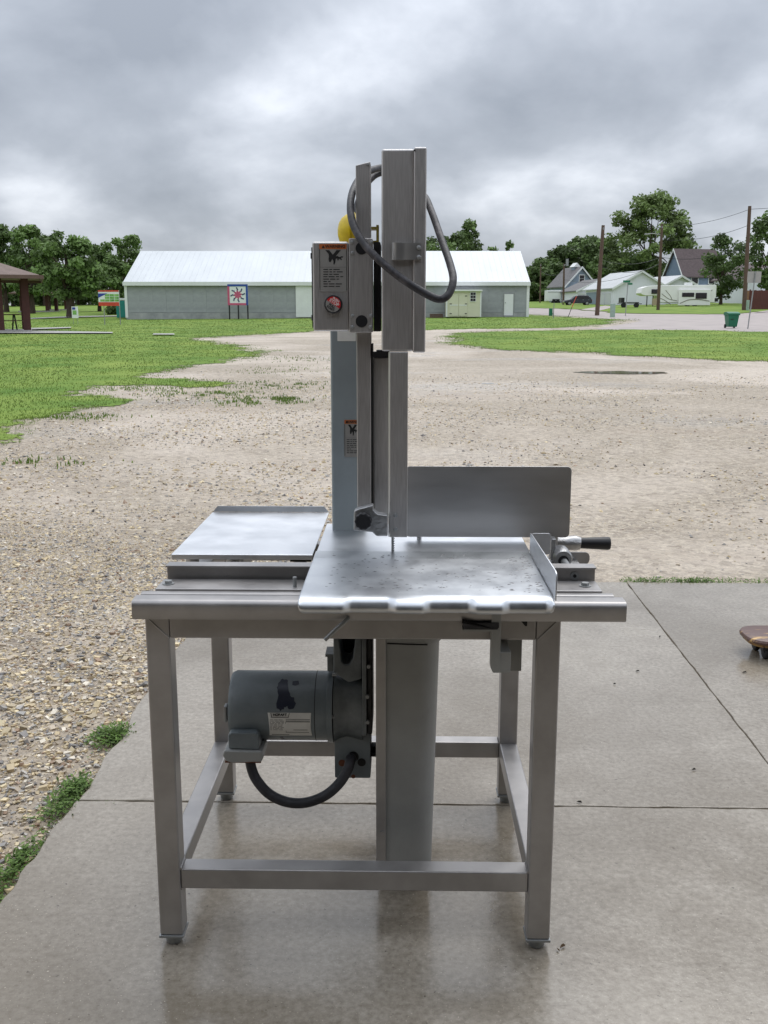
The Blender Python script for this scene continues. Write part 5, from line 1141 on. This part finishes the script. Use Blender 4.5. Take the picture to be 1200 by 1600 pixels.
MB().box(.44, .53, .19, .36, .8125, rz_ - .018).build('slide_block', 'castmetal', saw, bevel=.004)

# lever below the carriage and the bracket on the right
lv = MB().tube(spline([L3(545, 958, .0), L3(542, 968, -.035), L3(524, 984, -.045), L3(507.5, 1000, -.05)], 5), .0046, 10).build('lock_lever', 'galv', saw, smooth=True)
x0, x1, z0, z1 = rect((722.5, 967), (779.5, 984), -.035); MB().prism([(x0, z1 - .004), (x0 + .004, z0), (x1 - .004, z0), (x1, z0 + .004), (x1, .776), (x0, .776)], -.035, -.003, 'y').build('pusher_pad', 'blackrubber', saw, bevel=.002)
MB().box(x0 + .001, x1 - .001, -.034, -.004, z0 - .0045, z0 - .0003).build('pad_plate', 'housing_paint', saw)
x0, x1, z0, z1 = rect((768.5, 960), (781, 1051), -.03); MB().prism([(x0, z1), (x1, z1), (x1, z0), (x0 + .005, z0), (x0, z0 + .01)], -.032, -.003, 'y').build('hanger_arm', 'housing_paint', saw, bevel=.001)
x0b, x1b, z0b, z1b = rect((781, 966), (814, 1047), .06); MB().box(x0b, x1b, .0525, .066, z0b, .7765).build('hanger_plate', 'housing_paint', saw, bevel=.002)
x0c, x1c, z0c, z1c = rect((780, 1019), (797.5, 1051.5), -.03); MB().box(x0c + .0005, x1c, -.03, .05, z0c, z1c).build('hanger_cup', 'housing_paint', saw, bevel=.0015)
x0, x1, z0, z1 = rect((813, 967), (823.5, 978), -.01); MB().prism([(x0, z1), (x1, z1), (x1, z0), (x1 - .004, z0), (x0, z1 - .003)], -.012, -.002, 'y').build('cable_clip', 'dark', saw)

# lower wheel housing
def lower():
    Yf = .17; x0, z1 = L(587, 985, Yf); x1, _ = L(603, 1000, Yf)
    MB().box(x0, x1, Yf, Yf + .36, .075, .7755).build('housing_flange', 'silver', saw, bevel=.002)
    xt, _ = L(687.5, 1030, Yf); xb_, _ = L(675.5, 1340, Yf)
    V = []; n = 12
    for z_, xr in ((.075, xb_ - .001), (.11, xb_), (.64, xt), (.70, xt + .001)):
        R_ = .05
        pts = [(x1 + .0005, Yf + .008)] + [(xr - R_ + R_ * math.sin(a), Yf + .008 + R_ - R_ * math.cos(a)) for a in np.linspace(0, PI / 2, n)] + [(xr, Yf + .33), (x1 + .0005, Yf + .33)]
        V += [(p[0], p[1], z_) for p in pts]
    k = n + 3; F = [(i * k + j, i * k + (j + 1) % k, (i + 1) * k + (j + 1) % k, (i + 1) * k + j) for i in range(3) for j in range(k)] + [tuple(range(k - 1, -1, -1)), tuple(range(3 * k, 4 * k))]
    m = MB(); m.add(V, F); hs = m.build('lower_wheel_housing', 'housing_paint', saw, smooth=True)
    zr = L(640, 1022, Yf)[1]; m = MB(); V = []
    R_ = .05; xr = xt + .0045; pts = [(x1 + .0008, Yf + .002)] + [(xr - R_ + R_ * math.sin(a), Yf + .002 + R_ - R_ * math.cos(a)) for a in np.linspace(0, PI / 2, n)] + [(xr, Yf + .335), (x1 + .0008, Yf + .335)]
    zl_ = [L(604, 1005.5, Yf)[1]] + [L(604 + (688 - 604) * t_, 1006 + 2.5 * t_, Yf)[1] for t_ in np.linspace(.3, 1, n)] + [L(690, 1020, Yf)[1]] * 2
    for i, p in enumerate(pts): V.append((p[0], p[1], zl_[i]))
    for p in pts: V.append((p[0], p[1], .7757))
    F = [(j, (j + 1) % k, k + (j + 1) % k, k + j) for j in range(k)] + [tuple(range(k - 1, -1, -1)), tuple(range(k, 2 * k))]
    m.add(V, F); m.build('housing_collar', 'housing_paint', hs, smooth=True)
    # dark seam under the collar
    MB().tube(spline([L3(604.5, 1005.5, Yf + .001), L3(640, 1007, Yf + .001), L3(668, 1007.5, Yf + .002)], 5), .0016, 6).build('collar_seam', 'dark', hs)
    MB().tube([(x0 + .015, Yf, .19), (x0 + .015, Yf - .004, .19)], .007, 10).build('weld_bead', 'silver', hs)
lower()

# motor with gearbox
YM = .285; mr_ = .0835; (mxl, _), (mxr, _) = L(358, 1100, YM - .05), L(512, 1100, YM - .05); mzc = (L(430, 1049, YM)[1] + L(430, 1153, YM)[1]) / 2
m = MB(); m.tube([(mxl, YM, mzc), (mxl + .001, YM, mzc), (mxl + .010, YM, mzc), (mxr, YM, mzc)], [mr_ * .80, mr_ * .95, mr_, mr_], 56); mot = m.build('motor', 'motor_paint', saw, smooth=True)
xs_ = L(493, 1100, YM - .05)[0]; MB().tube([(xs_ - .0008, YM, mzc), (xs_ + .0008, YM, mzc)], mr_ + .0004, 56).build('end_bell_seam', 'dark', mot, smooth=True)
m = MB(); m.tube([(mxl - .004, YM, mzc), (mxl + .0004, YM, mzc)], [mr_ * .35, mr_ * .5], 30); m.build('end_cap', 'motor_paint', mot, smooth=True)
MB().box(mxl - .009, mxl - .002, YM - .075, YM - .05, mzc - .015, mzc + .025).build('vent_louvre', 'galv', mot, bevel=.002)
# dark spill stain: a thin irregular film on the barrel
def film(name, px_pts, off, m_):
    pts2 = [Vector(p) for p in px_pts]; ang0 = lambda py: math.asin(max(-1, min(1, (py - 1101) / 54.0)))
    xs2 = np.arange(min(p[0] for p in px_pts), max(p[0] for p in px_pts), 2.0); ys2 = np.arange(min(p[1] for p in px_pts), max(p[1] for p in px_pts), 2.0)
    g_ = [(x_, y_) for x_ in xs2 for y_ in ys2]; ok = inside(np.array([q[0] for q in g_]), np.array([q[1] for q in g_]), px_pts)
    r = delaunay_2d_cdt(pts2 + [Vector(q) for q, k_ in zip(g_, ok) if k_], [], [list(range(len(pts2)))], 1, 1e-5); vs = []
    for v in r[0]:
        a = ang0(v.y); x_ = mxl + (v.x - 358) / (512 - 358) * (mxr - mxl); R_ = mr_ + off; vs.append((x_, YM - R_ * math.cos(a - .25), mzc - R_ * math.sin(a - .25)))
    me = bpy.data.meshes.new(name); me.from_pydata(vs, [], [tuple(f_) for f_ in r[2]]); me.update(); me.polygons.foreach_set('use_smooth', np.full(len(me.polygons), True)); return link(name, me, m_, mot)
rag = lambda P: [(P[i][0] + (P[(i + 1) % len(P)][0] - P[i][0]) * t + random.uniform(-1.3, 1.3), P[i][1] + (P[(i + 1) % len(P)][1] - P[i][1]) * t + random.uniform(-1.3, 1.3)) for i in range(len(P)) for t in (0, .33, .66)]
film('oil_stain', rag([(435, 1062), (441, 1057), (450, 1058), (451, 1072), (456, 1080), (462, 1083), (464, 1096), (456, 1101), (450, 1094), (446, 1100), (440, 1102), (434, 1098), (437, 1082), (434, 1072)]), .0004, 'motor_stain')
film('oil_stain', [(457, 1060), (466, 1059), (468, 1064), (462, 1066), (457, 1065)], .0004, 'motor_stain')
film('oil_stain', [(437, 1146), (442, 1145), (444, 1150), (448, 1152), (439, 1152)], .0004, 'motor_stain')
np_ = film('name_plate', [(421, 1105), (488, 1105), (488, 1142), (422, 1142)], .0010, 'label_white'); np_['label'] = 'white maker plate on the motor'
def plate_pt(px, py, off): a = math.asin((py - 1101) / 54.0) - .25; R_ = mr_ + off; return (mxl + (px - 358) / 154 * (mxr - mxl), YM - R_ * math.cos(a), mzc - R_ * math.sin(a)), a
p_, a_ = plate_pt(440, 1108.2, .0022); o = text('HOBART', .0082, 'maker_name', 'ink', np_, p_, (PI / 2 + a_, 0, 0), .0003)
for (ax_, ay_, bx2, by2) in ((426, 1112, 453, 1112), (426, 1105.6, 427.5, 1112), (453, 1112, 454.5, 1105.6)): p0, _ = plate_pt(ax_, ay_, .0016); p1, _ = plate_pt(bx2, by2, .0016); MB().tube([p0, p1], .0006, 5).build('name_border', 'ink', np_)
m = MB(); rr = random.Random(5)
for k_ in range(9):
    py_ = 1116 + k_ * 2.0; px_ = 424
    while px_ < 444: l_ = rr.uniform(2, 7); p0, _ = plate_pt(px_, py_, .0014); p1, _ = plate_pt(min(px_ + l_, 446), py_, .0014); m.tube([p0, p1], .0004, 4); px_ += l_ + 1.6
for py_ in (1115, 1117.5, 1119): p0, _ = plate_pt(449, py_, .0014); p1, _ = plate_pt(486, py_, .0014); m.tube([p0, p1], .0006, 4)
for (a2, b2, c2_, d2) in ((448.5, 1119, 448.5, 1136), (448, 1136, 484, 1136), (460, 1132, 482, 1132), (426, 1140, 453, 1140)): p0, _ = plate_pt(a2, b2, .0014); p1, _ = plate_pt(c2_, d2, .0014); m.tube([p0, p1], .0006, 4)
o = m.build('printed_lines', 'ink_soft', np_); o['kind'] = 'stuff'
# mounting flange and gearbox
fx0 = L(511, 1100, YM - .05)[0]; fx1 = L(520, 1100, YM - .05)[0]
gb = MB().tube([(fx0, YM, mzc), (fx0 + .001, YM, mzc), (fx1, YM, mzc)], [mr_ * .97, mr_ * 1.06, mr_ * 1.06], 48).build('motor_flange', 'motor_paint', saw, smooth=True)
gx_a, gx_b = L(521, 1100, .22)[0], L(566, 1100, .22)[0]; gzt, gzb = L(540, 1040, .22)[1], L(540, 1150, .22)[1]
m = MB(); k_ = 28; V = []
for x_, sc2, o_ in ((gx_a, .98, 0), (gx_a + .012, .90, 0), (gx_a + .03, .88, .004), (gx_a + .05, .93, .004), (gx_b, .96, .002)):
    for i in range(k_):
        a = 2 * PI * i / k_; e_ = (abs(math.cos(a)) ** 3.2 + abs(math.sin(a)) ** 3.2) ** (-1 / 3.2)
        V.append((x_, YM + .082 * sc2 * e_ * math.cos(a), mzc + .004 + .084 * sc2 * e_ * math.sin(a) + o_))
m.add(V, [(i * k_ + j, i * k_ + (j + 1) % k_, (i + 1) * k_ + (j + 1) % k_, (i + 1) * k_ + j) for i in range(4) for j in range(k_)] + [tuple(range(k_ - 1, -1, -1)), tuple(range(4 * k_, 5 * k_))])
gear = m.build('gearbox', 'gear_paint', saw, smooth=True)
x0, x1, z0, z1 = rect((566, 1000), (573.5, 1150), .22); MB().prism(rrect(.20, .37, z0, .76, .02), x0, x1, 'x').build('gear_cover', 'gear_paint', gear, bevel=.002)
x0b, x1b = x1 + .0005, L(581, 1000, .22)[0]; MB().prism(rrect(.215, .36, z0 + .0, .755, .02), x0b, x1b, 'x').build('gear_plate', 'black', gear, bevel=.002)
for (px_, py_) in ((574, 1087), (574.5, 1127), (576, 1040)): q_ = L3(px_, py_, .205); MB().cyl((q_[0], .205, q_[2]), (q_[0] + .0001, .196, q_[2]), .0045, n=8).build('bolt', 'galv', gear)
for (px_, py_) in ((521.5, 1055), (518.5, 1121)): q_ = L3(px_, py_, .20); MB().cyl((q_[0] - .004, .205, q_[2]), (q_[0] + .006, .205, q_[2]), .0042, n=8).build('bolt', 'galv', gear)
# forked upper casting
F_ = lambda px, py: L(px, py, .22)
MB().prism([F_(521, 1050), F_(521, 1000), F_(521, 985), F_(528, 985), F_(534, 1032), F_(538, 1037), F_(546, 1037), F_(551, 1028), F_(557, 985), F_(566, 985), F_(566, 1060), F_(545, 1066)], .215, .30, 'y').build('fork_casting', 'gear_paint', gear, bevel=.004, seg=3)
MB().box(F_(530, 990)[0], F_(560, 990)[0], .301, .33, F_(540, 1050)[1], .76).build('fork_recess', 'dark', gear)
x0, x1, z0, z1 = rect((511, 1022), (521, 1050), .25); MB().box(x0, x1, .25, .30, z0, z1).build('oil_filler', 'gear_paint', gear, bevel=.003); MB().box(x0 - .004, x1, .247, .303, z1 - .006, z1 + .0005).build('filler_rim', 'gear_paint', gear)
# lower bracket with conduit gland and holes
x0, x1, z0, z1 = rect((522.5, 1145), (579, 1216), .235); brk = MB().prism(rrect(x0, x1, z0, z1 + .01, .004), .235, .33, 'y').build('lower_bracket', 'motor_paint', saw, bevel=.0015)
for (px_, py_, r_, m_) in ((534.5, 1192, .0085, 'rust'), (565, 1191, .0100, 'dark'), (552, 1182, .013, 'dark'), (552, 1213, .005, 'rust')): q_ = L3(px_, py_, .235); MB().cyl((q_[0], .2349, q_[2]), (q_[0], .2338, q_[2]), r_, n=20).build('bracket_hole', m_, brk)
q_ = L3(549, 1186, .225); gl_ = MB().tube([(q_[0], .2345, q_[2]), (q_[0] - .001, .222, q_[2])], .0125, 6).build('cable_gland', 'blackrubber', brk)
# terminal box under the motor and the hose to the bracket
Yt = .185; T_ = lambda px, py: L(px, py, Yt)
tbx = MB().prism([T_(357, 1170), T_(356, 1150), T_(358, 1146.5), T_(362, 1145), T_(399, 1145), T_(403, 1148), T_(405, 1172)], Yt, Yt + .06, 'y').build('terminal_box', 'motor_paint', saw, bevel=.003)
MB().prism([T_(348, 1178), T_(351, 1171), T_(410, 1172), T_(413, 1180), T_(409, 1189), T_(362, 1190.5), T_(353, 1187)], Yt - .008, Yt + .068, 'y').build('box_lid', 'housing_paint', tbx, bevel=.004)
MB().box(T_(352, 1190)[0], T_(408, 1190)[0], Yt - .004, Yt + .064, T_(380, 1190)[1] - .0015, T_(380, 1188)[1]).build('lid_gasket', 'rust', tbx)
MB().box(T_(366, 1145)[0], T_(398, 1145)[0], Yt + .03, Yt + .055, T_(380, 1150)[1], mzc - .05).build('box_neck', 'motor_paint', tbx)
MB().tube(spline([L3(391, 1180, .20), L3(392, 1196, .195), L3(400, 1217, .188), L3(420, 1240, .182), L3(448, 1253, .178), L3(478, 1254, .178), L3(508, 1243, .182), L3(530, 1224, .19), L3(543, 1203, .20), L3(547, 1190, .212), L3(549, 1186, .226)], 8), .0122, 16).build('conduit_hose', 'blackrubber', saw, smooth=True)
x0, z_ = L(579, 1193, .24); x1, _ = L(588, 1193, .24); MB().cyl((x0, .27, z_ + .01), (x1, .27, z_ + .01), .006, n=10).build('brace_rod', 'black', saw); x0, z_ = L(580, 1168, .3); MB().box(x0 - .002, x1 + .002, .28, .30, z_ - .012, z_ + .012).build('brace_plate', 'dark', saw)

# ------------------------------------------------------------------ round dolly at the right edge, leaves on the slab
mat('dolly_wood', srgb(92, 66, 58), 0.35, 0, c2=srgb(196, 158, 96), scale=14, lo=.58, hi=.68, bump=.2, bscale=60, stretch=(.5, 2, 1)); mat('ply_edge', srgb(176, 138, 78), .6, 0, c2=srgb(90, 58, 40), scale=40)
r_d = ray(1162, 994); t_d = (.082 - H) / r_d[2]; ex_, ey_ = t_d * r_d[0], t_d * r_d[1]
dl = empty('wooden_dolly', (ex_ + .25, ey_ + .01, 0), 0, 'worn brown wooden dolly board on black casters at right edge', 'dolly')
m = MB(); V = []; lay = [(.010, .070), (.002, .074), (.0, .082), (.004, .090), (.016, .094)]
for ins, z_ in lay: V += [(x_, y_, z_) for x_, y_ in rrect(-.25 + ins, .25 - ins, -.115 + ins, .115 - ins, .085 - ins * .5, 8)]
k_ = len(V) // len(lay); m.add(V, [(i * k_ + j, i * k_ + (j + 1) % k_, (i + 1) * k_ + (j + 1) % k_, (i + 1) * k_ + j) for i in range(len(lay) - 1) for j in range(k_)] + [tuple(range(k_ - 1, -1, -1)), tuple(range((len(lay) - 1) * k_, len(lay) * k_))])
m.build('top_board', 'dolly_wood', dl, smooth=True)
MB().prism(rrect(-.236, .236, -.101, .101, .072, 8), .060, .0698, 'z').build('ply_underside', 'ply_edge', dl)
for cxk, cyk in ((-.17, -.055), (.17, -.055), (-.17, .055), (.17, .055)):
    cs = MB().tube([(cxk - .012, cyk, .027), (cxk - .009, cyk, .027), (cxk + .009, cyk, .027), (cxk + .012, cyk, .027)], [.022, .027, .027, .022], 20).build('caster_wheel', 'black', dl, smooth=True); MB().prism([(cxk - .022, .0598), (cxk + .022, .0598), (cxk + .017, .03), (cxk - .017, .03)], cyk - .02, cyk + .02, 'y').build('caster_fork', 'black', cs, bevel=.003)
mat('leaf_brown', srgb(96, 74, 48), .6, 0, var=.2, scale=40); mat('leaf_dark', srgb(48, 44, 34), .6, 0, var=.2, scale=40)
def fallen(px, py, s, label, m_='leaf_dark', rz=0.0):
    r = ray(px, py); t = -H / r[2]; o = MB().add([(-s, 0, .002), (-.3 * s, .35 * s, .006), (.5 * s, .28 * s, .008), (s, 0, .003), (.4 * s, -.3 * s, .004), (-.4 * s, -.3 * s, .005), (0, 0, .002)], [(0, 6, 1), (1, 6, 2), (2, 6, 3), (3, 6, 4), (4, 6, 5), (5, 6, 0)]).build('fallen_leaf', m_)
    o.location = (t * r[0], t * r[1], .0005); o.rotation_euler = (0, 0, rz); tag(o, label, 'leaf', 'leaf scraps on the wet slab')
fallen(879, 1481, .009, 'curled brown leaf scrap beside the right front foot', 'leaf_brown', .6)
fallen(872, 1486, .006, 'pale tan leaf scrap touching the right front foot area', 'leaf_brown', 2.0)
fallen(905, 1255, .009, 'dark leaf scrap close to the cross joint right of the frame', rz=-.5)
fallen(996, 1050, .009, 'dark leaf scrap in the middle of the right slab', rz=.1)
fallen(1163, 1052, .010, 'dark leaf scrap below the round dolly', rz=0)
fallen(1031, 996, .008, 'dark twig scrap beside the lengthwise joint', rz=.9)
fallen(960, 1070, .006, 'small dark leaf speck left of the slab middle')
fallen(1084, 1204, .007, 'dark leaf speck near the right joint bottom')
fallen(340, 1028, .010, 'brown leaf scrap on the slab behind the left leg', 'leaf_brown', 1.0)
